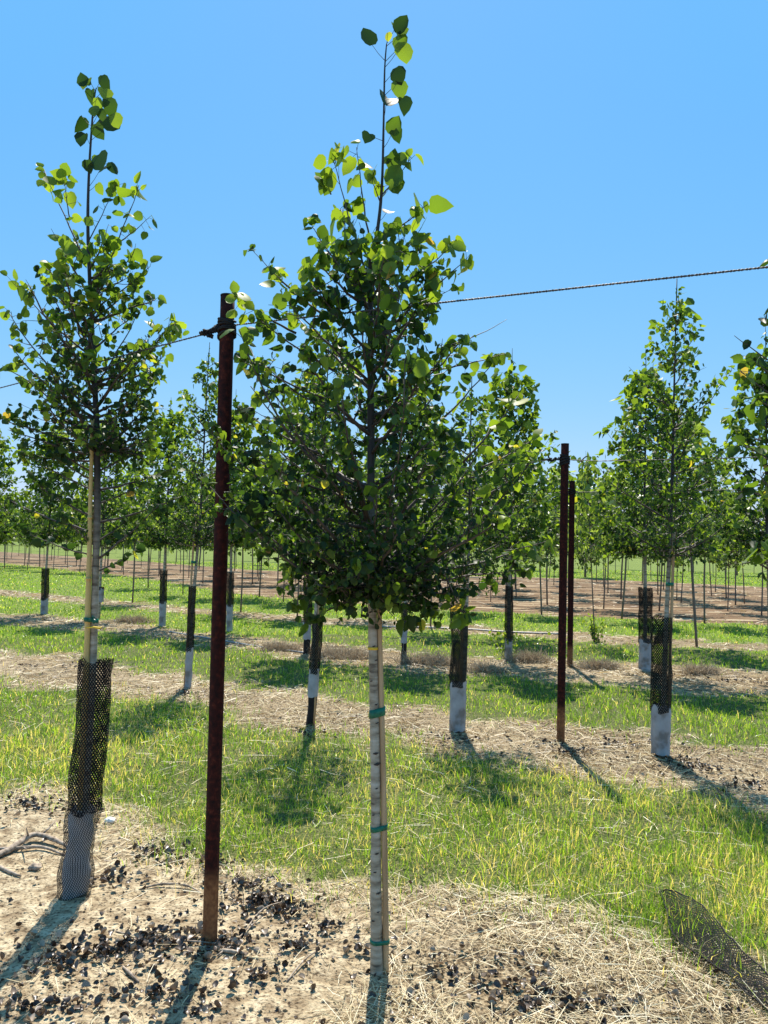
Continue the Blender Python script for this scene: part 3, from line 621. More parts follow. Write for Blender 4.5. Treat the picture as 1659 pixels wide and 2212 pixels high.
# --- tree B: left, stake in front, net guard at the foot
YB = G(165, 1925).y
baseB = G(165, 1927)
TB = Tree(5)
trunk_px(TB, baseB, YB, [(164, 1935, 22), (181, 1745, 20), (191, 1600, 18), (201, 1420, 16), (206, 1250, 15.5), (210, 1100, 15), (209, 930, 13), (203, 800, 12), (196, 650, 9), (190, 500, 7), (192, 380, 5.5), (200, 250, 4), (205, 205, 3), (208, 190, 2)])
PB = prof([(1010, 120, 120), (950, 190, 170), (860, 200, 175), (780, 205, 160), (700, 200, 175), (640, 180, 130), (590, 105, 125), (520, 60, 100)], YB)
TB.crown(PB, 62, zA(1010, YB), ntw=13, nl=6, size=.019, tone=.38, r0=.008, twl=.12, tipbig=4)
for st, tip, dy, nl, sz, tn, r, tn2 in [
        ((185, 560), (95, 365), .05, 6, .038, .75, .0045, 5), ((150, 470), (138, 380), -.02, 7, .045, .7, .003, 5), ((205, 640), (300, 400), -.05, 9, .05, .8, .0045, 6), ((262, 520), (322, 470), 0, 5, .034, .6, .003, 3),
        ((192, 520), (250, 400), .04, 9, .042, .65, .003, 4), ((215, 660), (325, 575), .06, 8, .036, .7, .004, 5), ((185, 760), (32, 615), .0, 10, .045, .75, .005, 6), ((150, 700), (82, 580), .05, 5, .034, .3, .003, 3),
        ((220, 860), (375, 690), -.05, 9, .048, .84, .005, 5), ((215, 820), (318, 640), .05, 6, .032, .4, .004, 3), ((190, 880), (5, 790), .03, 9, .04, .6, .005, 4), ((200, 1020), (15, 890), -.05, 9, .038, .6, .005, 4),
        ((207, 1210), (345, 1090), -.05, 16, .028, .4, .006, 5), ((207, 1235), (300, 1190), .05, 8, .03, .3, .005, 4), ((207, 1120), (70, 1040), .05, 18, .03, .4, .006, 5), ((200, 1200), (55, 1150), .05, 12, .032, .3, .004, 5), ((210, 1060), (380, 1010), .08, 20, .028, .5, .006, 6), ((207, 1090), (320, 1040), .0, 14, .026, .5, .005, 5), ((205, 1040), (110, 980), -.1, 14, .028, .4, .005, 5), ((207, 1150), (20, 1080), .1, 20, .028, .45, .006, 6), ((210, 1130), (400, 1070), .12, 20, .028, .5, .006, 6), ((207, 1180), (130, 1110), -.1, 14, .026, .35, .005, 5), ((210, 1170), (290, 1110), .1, 14, .026, .4, .005, 5), ((207, 1060), (40, 970), .1, 18, .028, .5, .005, 6), ((209, 1020), (330, 950), .1, 18, .026, .55, .005, 6)]:
    shoot(TB, baseB, st, tip, YB, dy, nl, sz, tn, r, tn2)
for x, y, s_, tn in [(184, 182, .06, .84), (180, 196, .055, .3), (196, 205, .05, .35), (225, 172, .045, .1), (212, 222, .05, .8), (232, 205, .06, .84), (240, 222, .05, .4), (205, 240, .05, .75), (222, 245, .05, .5), (252, 257, .055, .84),
                     (172, 262, .045, .1), (180, 298, .045, .12), (232, 290, .06, .15), (212, 278, .05, .3), (222, 350, .075, .2), (245, 360, .045, .35), (190, 355, .045, .25), (205, 345, .04, .6), (222, 378, .05, .3), (215, 405, .04, .8)]:
    c = P(x, y, YB-.02+random.uniform(-.04, .04))-baseB
    q = TB.at(c.z + random.uniform(-.05, .01)); d = (c-q).normalized(); top = c + Vector((-d.x*.3*s_, 0, .45*s_))
    TB.br.add([q, q.lerp(top, .5)+Vector((0, 0, -.004)), top], [.0015, .001, .0009], 3, False)
    TB.pos.append(top); TB.ax.append((d.x*.4, random.gauss(0, .3), -1 if random.random() < .7 else .5)); TB.nr.append((random.gauss(0, .5), -1, random.gauss(.1, .4))); TB.sz.append(s_*1.3); TB.tn.append(tn)
tB = TB.build('aspen_tree', baseB, 'young aspen at the left whose foot stands in a tall leaning black net guard', 'tree', 'aspens of the nearest row')
stB, bB = stake([(200, 905, 8), (196, 1050, 9), (193, 1200, 11), (190, 1300, 12), (187, 1420, 13), (180, 1600, 13), (163, 1935, 13)], YB, -.016, M['bamboo'], 'yellowish bamboo stake in front of the left tree trunk')
for y, xx, w_ in [(1118, 194, 5.2), (1250, 191.5, 5.9), (1342, 189, 6.6)]:
    kk = Tubes(); c = P(xx, y, YB-.025)-bB; kk.add([c-Vector((0, 0, .004)), c+Vector((0, 0, .004))], w_*1.12*YB/FPX, 8); kk.build('bamboo_joint', M['bamboo'], stB)
z = P(195, 1340, YB).z; c1 = TB.at(z)+baseB
tie(stB, bB, c1, 16/2/FPX*YB, P(189, 1340, YB-.025), 13/2/FPX*YB, z, .018, .15)
kt = Tubes(); c = P(199, 1337, YB-.05)-bB
for i in range(14):
    d = rdir(); d.y = -abs(d.y)*.5; kt.add([c, c+d*.012+Vector((.004, 0, 0)), c+d*.022+Vector((.006, 0, -.003))], [.0035, .004, .001], 4)
kt.build('tape_knot', M['tape'], stB)
kt = Tubes(); c = P(190, 1356, YB-.045)-bB
kt.add([c-Vector((.01, 0, 0)), c+Vector((.03, -.01, .004)), c+Vector((.055, -.012, 0)), c+Vector((.065, -.01, .006))], [.003, .004, .006, .002], 5); kt.build('yellow_ribbon', M['yellow'], stB)
kt = Tubes(); c = P(193, 925, YB-.04)-bB
kt.add([c, c+Vector((.004, 0, -.02)), c+Vector((-.004, 0, -.045))], [.003, .004, .001], 4); kt.build('tape_end', M['tape'], stB)

# --- tree C: right edge of the picture, trunk outside the frame
YC = 2.25; baseC = Vector((1.30, YC, 0))
TC = Tree(5)
TC.trunk([(0, 0, -.02), (0, 0, .8), (.01, 0, 1.6), (0, 0, 2.3), (-.01, 0, 2.8), (0, 0, 3.35)], [.022, .019, .015, .010, .006, .002])
TC.crown([(1.35, .04, .3), (1.6, .12, .4), (1.9, .12, .45), (2.3, .08, .4), (2.7, -.08, .3), (3.1, -.1, .25)], 26, 1.3, ntw=8, nl=4, size=.026, tone=.5, r0=.008, twl=.10)
for st, tip, dy, nl, sz, tn, r, tn2 in [((1690, 800), (1578, 725), 0, 2, .034, .2, .003, 0), ((1700, 880), (1590, 800), -.03, 4, .045, .8, .004, 2), ((1700, 840), (1612, 770), .05, 5, .045, .5, .003, 3), ((1700, 900), (1625, 860), 0, 5, .05, .72, .004, 4),
                                      ((1700, 720), (1632, 690), 0, 3, .042, .1, .003, 2), ((1700, 600), (1650, 560), 0, 3, .04, .4, .003, 3), ((1720, 1020), (1600, 960), .0, 8, .045, .6, .005, 4), ((1720, 1120), (1635, 1030), -.05, 6, .055, .8, .005, 5), ((1720, 1260), (1600, 1200), .0, 8, .045, .6, .005, 4), ((1720, 1150), (1640, 1190), -.05, 7, .05, .7, .004, 4), ((1720, 1000), (1585, 1065), .05, 9, .035, .4, .005, 3)]:
    shoot(TC, baseC, (st[0]+10, st[1]), (tip[0]+8, tip[1]), YC, dy, nl, sz*.74, tn-.12, r, tn2)
TC.build('aspen_tree', baseC, 'aspen at the right edge, only its outer branches and leaves showing', 'tree', 'aspens of the nearest row')

# ------------------------------------------------------------------ guards (net tube over a paler sleeve)
def tube_sheet(name, secs, m, parent, n=28, thick=0.0, flute=0.0):
    """secs: (x, y, z, rx, ry) sections from the bottom up; UV in metres"""
    V = []; F_ = []; UV = []; sd = random.random()*50; H = secs[-1][2]-secs[0][2]
    for i, (x, y, z, rx, ry) in enumerate(secs):
        for j in range(n+1):
            a = 2*math.pi*j/n; cr = float(vnoise(math.cos(a)*1.6+sd, z*7+math.sin(a)*1.6, 1.5, sd))-.5
            f = 1 + flute*math.sin(3*a + i*.5) + .16*cr
            ze = z + ((float(vnoise(math.cos(a)*3+sd, math.sin(a)*3, 1, 7))-.5)*min(.035, H*.1) if i in (0, len(secs)-1) else 0)
            V.append((x+rx*f*math.cos(a), y+ry*f*math.sin(a), ze)); UV.append((a*(rx+ry)/2, z))
    for i in range(len(secs)-1):
        for j in range(n):
            p = i*(n+1)+j; F_.append((p, p+1, p+n+2, p+n+1))
    me = bpy.data.meshes.new(name); me.from_pydata(V, [], F_); me.update()
    u = me.uv_layers.new(name='UVMap')
    for l in me.loops: u.data[l.index].uv = UV[l.vertex_index]
    return link(name, me, m, parent, True)
def secs_px(rows, Y, base, sub=6, ry=.8, wob=.0):
    o = []
    for (a, b) in zip(rows, rows[1:]):
        for j in range(sub):
            t = j/sub; xl = a[1]*(1-t)+b[1]*t; xr = a[2]*(1-t)+b[2]*t; y = a[0]*(1-t)+b[0]*t
            c = P((xl+xr)/2 + random.uniform(-wob, wob), y, Y)-base; rx = (xr-xl)/2/FPX*Y; o.append((c.x, c.y, c.z, rx, rx*ry))
    a = rows[-1]; c = P((a[1]+a[2])/2, a[0], Y)-base; rx = (a[2]-a[1])/2/FPX*Y; o.append((c.x, c.y, c.z, rx, rx*ry)); return o
gB = empty('tree_guard', baseB, 'tall leaning black net guard round the foot of the left tree, grey and creased below', 'tree guard', 'net guards round the tree feet')
tube_sheet('lower_net', secs_px([(1945, 124, 190), (1880, 130, 203), (1840, 136, 199), (1800, 141, 206), (1760, 144, 215), (1742, 146, 217)], YB, baseB, 6, .9, .8), M['net_thin'], gB, 36, flute=.05)
tube_sheet('net_sleeve', secs_px([(1748, 145, 216), (1700, 150, 222), (1600, 161, 231), (1500, 170, 238), (1422, 173, 242)], YB, baseB, 6, .9, .8), M['net'], gB, 36, flute=.05)
tube_sheet('grey_liner', secs_px([(1943, 133, 181), (1880, 140, 194), (1840, 145, 191), (1800, 149, 198), (1770, 152, 202), (1748, 154, 204)], YB, baseB, 5, 1.0, .5), M['liner'], gB, 30, flute=.10)

def mid_guard(loc, top, mid, r, label, off=(0, 0), leanx=0.0, bottom=0.0, group='net guards round the tree feet', dark_bottom=False):
    e = empty('tree_guard', loc, label, 'tree guard', group)
    def sc(z0, z1, rr, n, w_):
        return [(off[0]+leanx*z + random.uniform(-w_, w_), off[1], z, rr*random.uniform(.95, 1.05), rr*.8) for z in np.linspace(z0, z1, n)]
    tube_sheet('net_sleeve', sc(mid-.04, top, r, 9, .003), M['net_far'], e, 20, flute=.06)
    tube_sheet('grey_sleeve', sc(bottom, mid, r*.95, 7, .003), M['sleeve'], e, 20, flute=.05)
    if dark_bottom: tube_sheet('dark_foot', sc(0, bottom+.01, r*.8, 4, .004), M['black'], e, 16, flute=.1)
    return e

# ------------------------------------------------------------------ second row: aspens, each with its own crown
def mid_tree(px_, py_, prof_, top, n, seed, label, leanx=0., size=.022, tone=.36, name='aspen_tree', group='aspens of the second row', zcb=1.45, dense=1.0, lod=1, r=.021):
    random.seed(seed); b = G(px_, py_); T = Tree(4, lod, False)
    T.trunk([(0, 0, -.02), (leanx*.25, 0, top*.25), (leanx*.55+.01, .01, top*.5), (leanx*.8, 0, top*.75), (leanx, 0, top)], [r, r*.85, r*.62, r*.36, .003], 4, 9)
    T.crown(prof_, n, zcb, ntw=int(14*dense), nl=7, size=size, tone=tone, r0=.007, twl=.13, tipbig=4)
    for i in range(16):
        z = top - .05 - random.random()*.55; q = T.at(z); T.leaf(q, rdir(), size*random.uniform(.9, 1.5), random.uniform(.3, .85))
    return T.build(name, b, label, 'tree', group), b
PM = [(1.45, .25, .28), (1.8, .42, .48), (2.15, .45, .42), (2.5, .44, .42), (2.85, .37, .41), (3.05, .30, .34), (3.2, .12, .14), (3.4, .05, .06)]
mt4, b4 = mid_tree(1430, 1630, PM, 3.58, 58, 4, 'second row aspen right of the rusty posts, foot in wide guard with pale grey base', .10)
mt3, b3 = mid_tree(1000, 1578, [(1.25+(a-1.45)*.80, l, r_*1.12) for a, l, r_ in PM], 2.95, 46, 5, 'second row aspen right behind the middle tree, foot in a wide pale grey sleeve', .03, zcb=1.25)
mt2, b2 = mid_tree(670, 1570, PM, 3.2, 54, 6, 'second row aspen left behind the middle tree, narrow guard above a dark foot', .08)
mt1, b1 = mid_tree(405, 1487, [(a, l*1.0, r_*.95) for a, l, r_ in PM], 3.6, 60, 7, 'second row aspen just left of the nearest rusty post, narrow grey and black guard', .12)
mid_guard(b4, 1.02, .36, .075, 'wide net guard right of the far posts, black netting over a pale grey folded base', (-.01, 0))
g3 = mid_guard(b3, 1.03, .40, .070, 'wide net guard in the second row right of the middle trunk, see-through netting above grey', (-.045, 0))
mid_guard(b2, .92, .48, .045, 'narrow net guard in the second row left of the middle trunk, dark foot below grey', (.0, 0), .05, .25, dark_bottom=True)
mid_guard(b1, 1.05, .42, .040, 'narrow guard on the second row tree left of the nearest rusty post', (0, 0), .02)

for (b_, dx, dz_, h_, lb) in [(b4, .035, .10, 1.75, 'grey wooden stake against the second row tree in the wide right guard'), (b3, -.03, .03, 1.6, 'wooden stake beside the second row tree in the see-through guard'), (b2, .03, .08, 1.65, 'wooden stake beside the second row tree with the dark foot'), (b1, -.028, .12, 1.8, 'wooden stake beside the second row tree left of the nearest rusty post')]:
    e = empty('support_stake', b_, lb, 'stake', 'support stakes tied to the trees'); t = Tubes()
    t.add([Vector((dx + dz_*.9*z/3.4, -.012, z)) for z in np.linspace(0, h_, 6)], .011, 7); t.build('pole', M['wood'], e)
    z = h_*.72; c = Vector((dx*.5 + dz_*.9*z/3.4, -.006, 0)); t = Tubes()
    t.add([c + Vector((0, 0, z-.012)), c + Vector((0, 0, z+.012))], .030, 10); t.build('tie_tape', M['tape'], e)
# ------------------------------------------------------------------ third row
PT = [(1.4, .5, .55), (1.8, .8, .82), (2.2, .82, .8), (2.7, .68, .68), (3.2, .45, .45), (3.8, .15, .15)]
row3 = [(-28, 1319, 0, 'third row aspen cut by the left edge of the picture'), (95, 1327, .05, 'third row aspen at the far left with black and white guard'), (214, 1338, 0, 'third row aspen seen behind the left tree trunk, white sleeve half way up'),
        (350, 1353, .03, 'third row aspen with dark bag-like guard, left of the narrow second row guard'), (495, 1363, 0, 'third row aspen hidden behind the nearest rusty post'),
        (662, 1412, .02, 'third row aspen just left behind the dark-footed guard'), (872, 1425, 0, 'third row aspen right of the middle trunk with short white sleeve'),
        (1098, 1427, 0, 'third row aspen left of the two far posts, dark guard with leafy shoots'), (1393, 1450, .1, 'third row aspen just behind the wide right guard, brown net and white sleeve below'),
        (1664, 1470, 0, 'third row aspen cut by the right edge of the picture')]
protos = []
for i, (x, y, ln, lb) in enumerate(row3):
    if i < 4:
        e, b = mid_tree(x, y, PT, 4.1, 92, 30+i, lb, ln, .040, .38, group='aspens of the third row', dense=.85, r=.026); protos.append(e)
    else:
        b = G(x, y); copy_tree(protos[1 + i % 3], b, random.uniform(-.6, .6)+i, lb, 'aspens of the third row', random.uniform(.95, 1.05))
g_info = [(95, 1327, .62+.3, .33, .075, 'black net and white guard at the foot of the leftmost third row tree', 0, False), (350, 1353, 1.0, .45, .065, 'dark bulging guard with grey foot left of the narrow second row guard', 0, False),
          (495, 1363, 1.0, .45, .06, 'grey guard peeping out right of the nearest rusty post', 0, False), (662, 1412, .95, .45, .06, 'grey and dark guard half hidden left behind the dark-footed guard', .2, True),
          (872, 1425, .75, .42, .045, 'small white sleeve right behind the middle trunk', .22, True), (1098, 1427, 1.0, .3, .055, 'dark slim guard left of the two far posts', 0, False),
          (1393, 1450, 1.05, .40, .085, 'brownish net guard with white sleeve just behind the wide right guard', 0, False)]
for x, y, tp, md, r_, lb, bt, db in g_info: mid_guard(G(x, y), tp, md, r_, lb, bottom=bt, dark_bottom=db)
e = mid_guard(G(214, 1338), .62, .60, .075, 'white sleeve slid half way up the trunk behind the left tree', bottom=.33)

# ------------------------------------------------------------------ further rows of thinner trees
def far_proto(seed, leafm, size, tone, prof_, n, top, label, r=.02, name='young_tree', group='young trees in the far rows', dens=.7):
    random.seed(seed); T = Tree(3, 1, False)
    T.trunk([(0, 0, -.02), (.015, 0, top*.25), (0, .01, top*.5), (.01, 0, top*.75), (0, 0, top)], [r, r*.9, r*.7, r*.4, .004], 3, 6)
    T.crown(prof_, n, 1.45, ntw=int(8*dens), nl=4, size=size, tone=tone, r0=.008, twl=.16, tipbig=3)
    return T.build(name, (0, 0, 0), label, 'tree', group, leafm, 'far_bark', 'far_bark')
PF = [(1.35, .45, .45), (1.8, .75, .75), (2.2, .78, .78), (2.6, .6, .6), (3.0, .32, .32), (3.3, .1, .1)]
fl1 = [( 286, 1302), (520, 1322), (642, 1332), (780, 1335), (930, 1357), (1098, 1372), (1285, 1387), (1505, 1397)]
fp = [far_proto(101, 'far_leaf', .064, .5, PF, 62, 3.5, 'x'), far_proto(102, 'far_leaf', .064, .55, [(a, b*.85, c*.9) for a, b, c in PF], 54, 3.6, 'x'), far_proto(103, 'far_leaf', .064, .42, PF, 64, 3.4, 'x')]
dk = far_proto(104, 'far_leaf', .085, -.15, [(1.5, .4, .4), (1.9, .62, .62), (2.5, .64, .64), (3.3, .48, .48), (3.9, .26, .26), (4.4, .08, .08)], 90, 4.5, 'taller dark green oval tree standing just right of the two far posts', .05, 'maple_tree', 'denser maples in the far field', 1.3)
used = [False]*3
def far_tree(i, loc, label, group, sc):
    i = random.randrange(3) if all(used) else i % 3
    if not used[i]:
        used[i] = True; o = fp[i]; o.location = loc; o['label'] = label; o['group'] = group; o.scale = (sc,)*3; return o
    o = copy_tree(fp[i], loc, 0, label, group, sc)
    o.rotation_euler = (random.gauss(0, .03), random.gauss(0, .03), random.uniform(0, 6.28)); w_ = random.uniform(.75, 1.25); o.scale = (sc*w_, sc*w_, sc*random.uniform(.88, 1.15)); return o
random.seed(77)
r4lab = ['fourth row sapling on bare slim trunk, right of the left tree trunk', 'fourth row sapling on slim trunk right of the nearest rusty post', 'fourth row sapling left behind the dark-footed guard', 'fourth row sapling on reddish slim trunk left of the middle trunk',
         'fourth row sapling midway between the middle trunk and the wide net guard', 'fourth row sapling behind the dark slim guard', 'fourth row sapling right of the far posts with leafy shoots at its foot', 'fourth row sapling with leaning pale trunk right of the wide guard']
for i, (x, y) in enumerate(fl1):
    o = far_tree(i, G(x, y), r4lab[i], 'saplings of the fourth row', random.uniform(.95, 1.05)); o.scale = (.5, .5, .9) if i == 6 else o.scale
r5 = [(1170, 1330), (1182, 1306), (1304, 1315), (1343, 1338), (1424, 1320), (1462, 1296), (1522, 1347), (1537, 1287), (1572, 1320), (1608, 1304), (1645, 1330), (1060, 1300), (1115, 1290), (1010, 1318), (560, 1290), (600, 1265), (700, 1300), (740, 1280),
      (15, 1212), (95, 1215), (165, 1222), (232, 1230), (320, 1270), (345, 1240), (395, 1285), (438, 1260), (470, 1290), (545, 1262), (612, 1300), (655, 1270), (880, 1290), (950, 1300)]
for i, (x, y) in enumerate(r5):
    side = 'left' if x < 480 else ('middle' if x < 1160 else 'right')
    far_tree(i, G(x, y), {'left': 'thin sapling on bare brown trunk in ploughed soil, left part of the picture', 'middle': 'thin sapling on bare brown trunk in ploughed soil behind the middle tree', 'right': 'thin sapling on bare brown trunk in ploughed soil right of the far posts'}[side],
             'saplings in the bare soil, %s part' % side, random.uniform(.85, 1.08))
n = 0
for y0, sp in [(28, 1.8), (32, 2.0), (37, 2.2), (43, 2.5), (50, 2.9), (60, 3.5), (74, 4.2), (92, 5.5)]:
    s = -y0*1.0
    while s < y0*1.2:
        x = s*.87 + random.uniform(-.2, .2); y = y0 - s*.48 + random.uniform(-.3, .3); s += sp*random.uniform(.85, 1.2)
        if y < 22 or abs(x) > y*.56: continue
        far_tree(n, (x, y, 0), 'small distant nursery tree standing in the green field under the horizon', 'distant nursery trees', random.uniform(.95, 1.3)*(1+max(0, y-60)*.004)); n += 1
print('FAR', n)
dl = G(1264, 1247); dk.location = dl; dk.scale = (1.3, 1.3, 1.3)
for i, (x, y) in enumerate([(1212, 1236), (1392, 1240), (1498, 1238), (1592, 1243), (1152, 1232)]):
    copy_tree(dk, G(x, y), i*1.3, ['dense maple left behind the two far posts', 'dense maple left of the right-hand second row aspen, beyond the ploughed soil', 'dense maple right of the right-hand second row aspen, beyond the ploughed soil', 'dense maple furthest right beyond the far field edge', 'dense maple showing just right of the middle crown'][i], None, [.95, 1.1, .9, 1.2, 1.0][i])

# young leafy shoots at the foot of two trunks
def shoots(loc, label, h, n, seed):
    random.seed(seed); T = Tree(4, 1, False); e = empty('leafy_shoot', loc, label, 'shoot', 'green shoots at the trunk feet')
    for i in range(n):
        d = (Vector((random.gauss(0, .45), random.gauss(0, .45), 1))).normalized(); T.twig((random.gauss(0, .04), random.gauss(0, .04), 0), d, h*random.uniform(.5, 1), 9, .045, .75, .004)
    T.br.build('stems', M['twig'], e); link('leaves', leaf_mesh('leaves', T.pos, T.ax, T.nr, T.sz, T.tn, 1), M['leaf'], e)
shoots(G(1290, 1388), 'bushy green shoots round the foot of the slim trunk right of the far posts', .48, 14, 1)
shoots(G(1090, 1425), 'green shoots beside the dark slim guard left of the far posts', .75, 12, 2)

# ------------------------------------------------------------------ distant wood line and hill
random.seed(5)
def wood_line():
    T_pos = []; 
    N = 26000
    x = rng.uniform(-210, 210, N); row = rng.integers(0, 3, N); y = 165 + row*14 + rng.normal(0, 2, N)
    hh = 3.2 + 3.8*fbm(x, y*0, .06, 3) + 1.6*vnoise(x, x*0, .45, 9); z = 1.0 + (hh-1.0)*rng.random(N)**.8
    pos = np.stack([x, y, z], -1); ax = rng.normal(0, 1, (N, 3)); nr = rng.normal(0, 1, (N, 3)); sz = rng.uniform(.6, 1.3, N)
    me = leaf_mesh('far_wood', pos, ax, nr, sz, rng.uniform(0, .7, N), 1)
    tag(link('far_wood', me, M['far_leaf']), 'line of distant trees merging along the horizon', 'wood', None, 'stuff')
wood_line()
V = []; F_ = []
for i in range(61):
    x = -1500+i*50; hgt = 12 + 14*float(vnoise(i*.21, 0, 1, 4)) + 4*float(vnoise(i*.9, 3, 1, 4))
    V += [(x, 1400, -2), (x, 1440, hgt*.8), (x, 1500, hgt), (x, 1700, -2)]
    if i:
        a = (i-1)*4; b = i*4
        for j in range(3): F_.append((a+j, b+j, b+j+1, a+j+1))
me = bpy.data.meshes.new('hills'); me.from_pydata(V, [], F_); me.update(); tag(link('hills', me, M['hill'], None, True), kind='structure')

# ------------------------------------------------------------------ steel posts and cables
def post(top, bot, wpx, label, collar_y=None):
    b = G(*bot); Y = b.y; t = P(top[0], top[1], Y)
    e = empty('steel_post', b, label, 'post', 'rusty steel pipe posts carrying the cables'); r = wpx/2/FPX*Y
    tb = Tubes(); n = 30
    ax = t-b; pts = [Vector((0, 0, -.03))] + [ax*(i/n) for i in range(0, n+1)]
    tb.add(pts, r, 20, True); o = tb.build('pipe', M['rust'], e)
    o.data.polygons[-1].use_smooth = False
    cp = Tubes(); cp.add([ax*1.0 + Vector((0, 0, .0015)), ax*1.0+Vector((0, 0, .006))], r*1.03, 20); cp.build('top_rim', M['black'], e, False)
    return e, b, r, ax
pe1, pb1, pr1, pa1 = post((492, 641), (453, 2038), 31, 'nearest rusty red steel post between the left and middle trees')
pe2, pb2, pr2, pa2 = post((1220.5, 960), (1211, 1600), 17, 'second rusty post, the larger of the pair standing right of the middle tree')
pe3, pb3, pr3, pa3 = post((1236, 1040), (1231, 1440), 12, 'farthest rusty post, the thinner one close behind the second post')

def wrap(e, b, ax, r, z, turns, wr, m='black', name='wire_wrap'):
    t = Tubes(); pts = []; n = 14*turns
    for i in range(n+1):
        a = 2*math.pi*i/14; zz = z + (i/n-.5)*turns*wr*2.6; c = ax*(zz/ax.z)
        pts.append(c + Vector((math.cos(a), math.sin(a), .3*math.sin(a*1.13+z*9)))*(r+wr*random.uniform(.8, 1.3)))
    t.add(pts, wr, 6); return t.build(name, M[m], e)
def lump(t, c, r, n, L, sc=1.0):
    for i in range(n):
        d = rdir(); q = c+rdir()*r; t.add([q, q+d*L*.5, q+(d+rdir()*.8)*L*.6], [.006*sc, .007*sc, .004*sc], 5)
def cable(pts, r, label, twist=.035, k=5, res=.012, m='wire'):
    e = empty('cable', pts[0], label, 'cable', 'steel cables strung between the posts')
    P0 = Vector(pts[0]); segs = [Vector(p)-P0 for p in pts]; q, _ = interp_path(segs, [1]*len(segs), 1)
    L = sum((b-a).length for a, b in zip(segs, segs[1:])); t = Tubes()
    for ph in (0, math.pi):
        n = int(L/res); o = []
        for i in range(n+1):
            s = i/n*(len(segs)-1); j = min(int(s), len(segs)-2); c = segs[j].lerp(segs[j+1], s-j)
            d = (segs[j+1]-segs[j]).normalized(); u_ = d.cross(Vector((0, 0, 1))).normalized(); v_ = d.cross(u_); a = i*res/twist*2*math.pi + ph
            o.append(c + (u_*math.cos(a)+v_*math.sin(a))*r*.55)
        t.add(o, r*.62, k)
    t.build('strand', M[m], e); return e, P0
def sag(a, b, n, s): return [Vector(a).lerp(Vector(b), i/n) - Vector((0, 0, s*4*(i/n)*(1-i/n))) for i in range(n+1)]
# nearest cable
z1 = P(490, 705, pb1.y).z; cpos = pb1 + pa1*(z1/pa1.z)
A1 = cpos + Vector((pr1+.004, -.02, .0)); B1 = P(1659, 577, 2.17); B1e = B1 + (B1-A1)*.9
c1, P1 = cable(sag(A1, B1, 8, .0) + [B1e], .0036, 'nearest steel cable running right from the nearest post across the sky')
A0 = P(441, 722, pb1.y-.01); B0 = P(0, 838, 3.95); B0e = B0 + (B0-A0)*.4
c0, P0_ = cable([A0] + sag(A0, B0, 6, .0)[1:] + [B0e], .0034, 'nearest steel cable running left from the nearest post behind the left tree')
wrap(pe1, pb1, pa1, pr1, z1, 4, .005); wrap(pe1, pb1, pa1, pr1, z1-.032, 2, .005)
t = Tubes(); la = cpos-pb1; lb_ = A0-pb1
for i in range(12):
    q = la.lerp(lb_, .25+.75*i/11); lump(t, q, .006 if i < 9 else .011, 3 if i < 9 else 5, .02)
t.add([la + Vector((-pr1*.9, -.01, .0)), la.lerp(lb_, .6)+Vector((0, 0, .004)), lb_], [.012, .011, .008], 7)
t.build('cable_clamp', M['black'], pe1)
# second cable
z2 = P(1218, 993, pb2.y).z; c2 = pb2 + pa2*(z2/pa2.z)
L2 = P(1100, 1003, pb2.y+.75); L2e = P(700, 1030, pb2.y+2.6); R2 = P(1659, 987, pb2.y-.55)
cable([c2+Vector((-pr2, 0, 0)), P(1184, 994, pb2.y+.15), L2, L2e], .004, 'second steel cable running left from the second post into the middle crown', .05, 4, .03)
cable([c2+Vector((pr2, 0, 0)), P(1290, 996, pb2.y-.1), P(1480, 992, pb2.y-.3), R2, R2+(R2-c2)*.3], .004, 'second steel cable running right from the second post through the right tree', .05, 4, .03)
wrap(pe2, pb2, pa2, pr2, z2, 5, .0055); wrap(pe2, pb2, pa2, pr2, z2-.02, 3, .006)
t = Tubes(); la = c2-pb2
for x0, x1, yy in [(1184, 1210, 994)]:
    for i in range(12): lump(t, P(x0+(x1-x0)*i/11, yy-3*i/11, pb2.y)-pb2, .005, 2, .02)
lump(t, P(1186, 992, pb2.y)-pb2, .01, 6, .028)
t.build('cable_clamp', M['black'], pe2); t = Tubes()
q = P(1256, 996, pb2.y)-pb2; lump(t, q, .004, 4, .012); t.add([q, q+Vector((.016, 0, .02)), q+Vector((.034, 0, .036)), q+Vector((.052, 0, .04))], [.005, .005, .005, .004], 5)
t.build('loose_wire_end', M['black'], pe2)
z3 = P(1234, 1063, pb3.y).z; c3 = pb3 + pa3*(z3/pa3.z)
cable([c3+Vector((-pr3, 0, 0)), P(1130, 1067, pb3.y+.6), P(800, 1075, pb3.y+2.6)], .0045, 'farthest cable running left from the farthest post', .08, 4, .05)
cable([c3+Vector((pr3, 0, 0)), P(1400, 1061, pb3.y-.6), P(1659, 1057, pb3.y-1.5)], .0045, 'farthest cable running right from the farthest post', .08, 4, .05)
wrap(pe3, pb3, pa3, pr3, z3, 4, .007)

# ------------------------------------------------------------------ small things on the ground
def hose(pts, r, label):
    q = [G(x, y) for x, y in pts]; q = [Vector((v.x, v.y, float(gz(v.x, v.y))+r+.006)) for v in q]
    o, rr = interp_path(q, [r]*len(q), 8); t = Tubes(); t.add(o, r, 8); ob = t.build('irrigation_hose', M['hose']); tag(ob, label, 'hose', 'irrigation hoses along the rows')
hose([(365, 1366), (430, 1378), (500, 1390), (560, 1400), (660, 1412)], .012, 'pale irrigation hose lying along the third row behind the nearest rusty post')
hose([(800, 1356), (900, 1358), (1000, 1361), (1100, 1367), (1210, 1372)], .016, 'pale irrigation hose lying beyond the third row behind the middle tree')

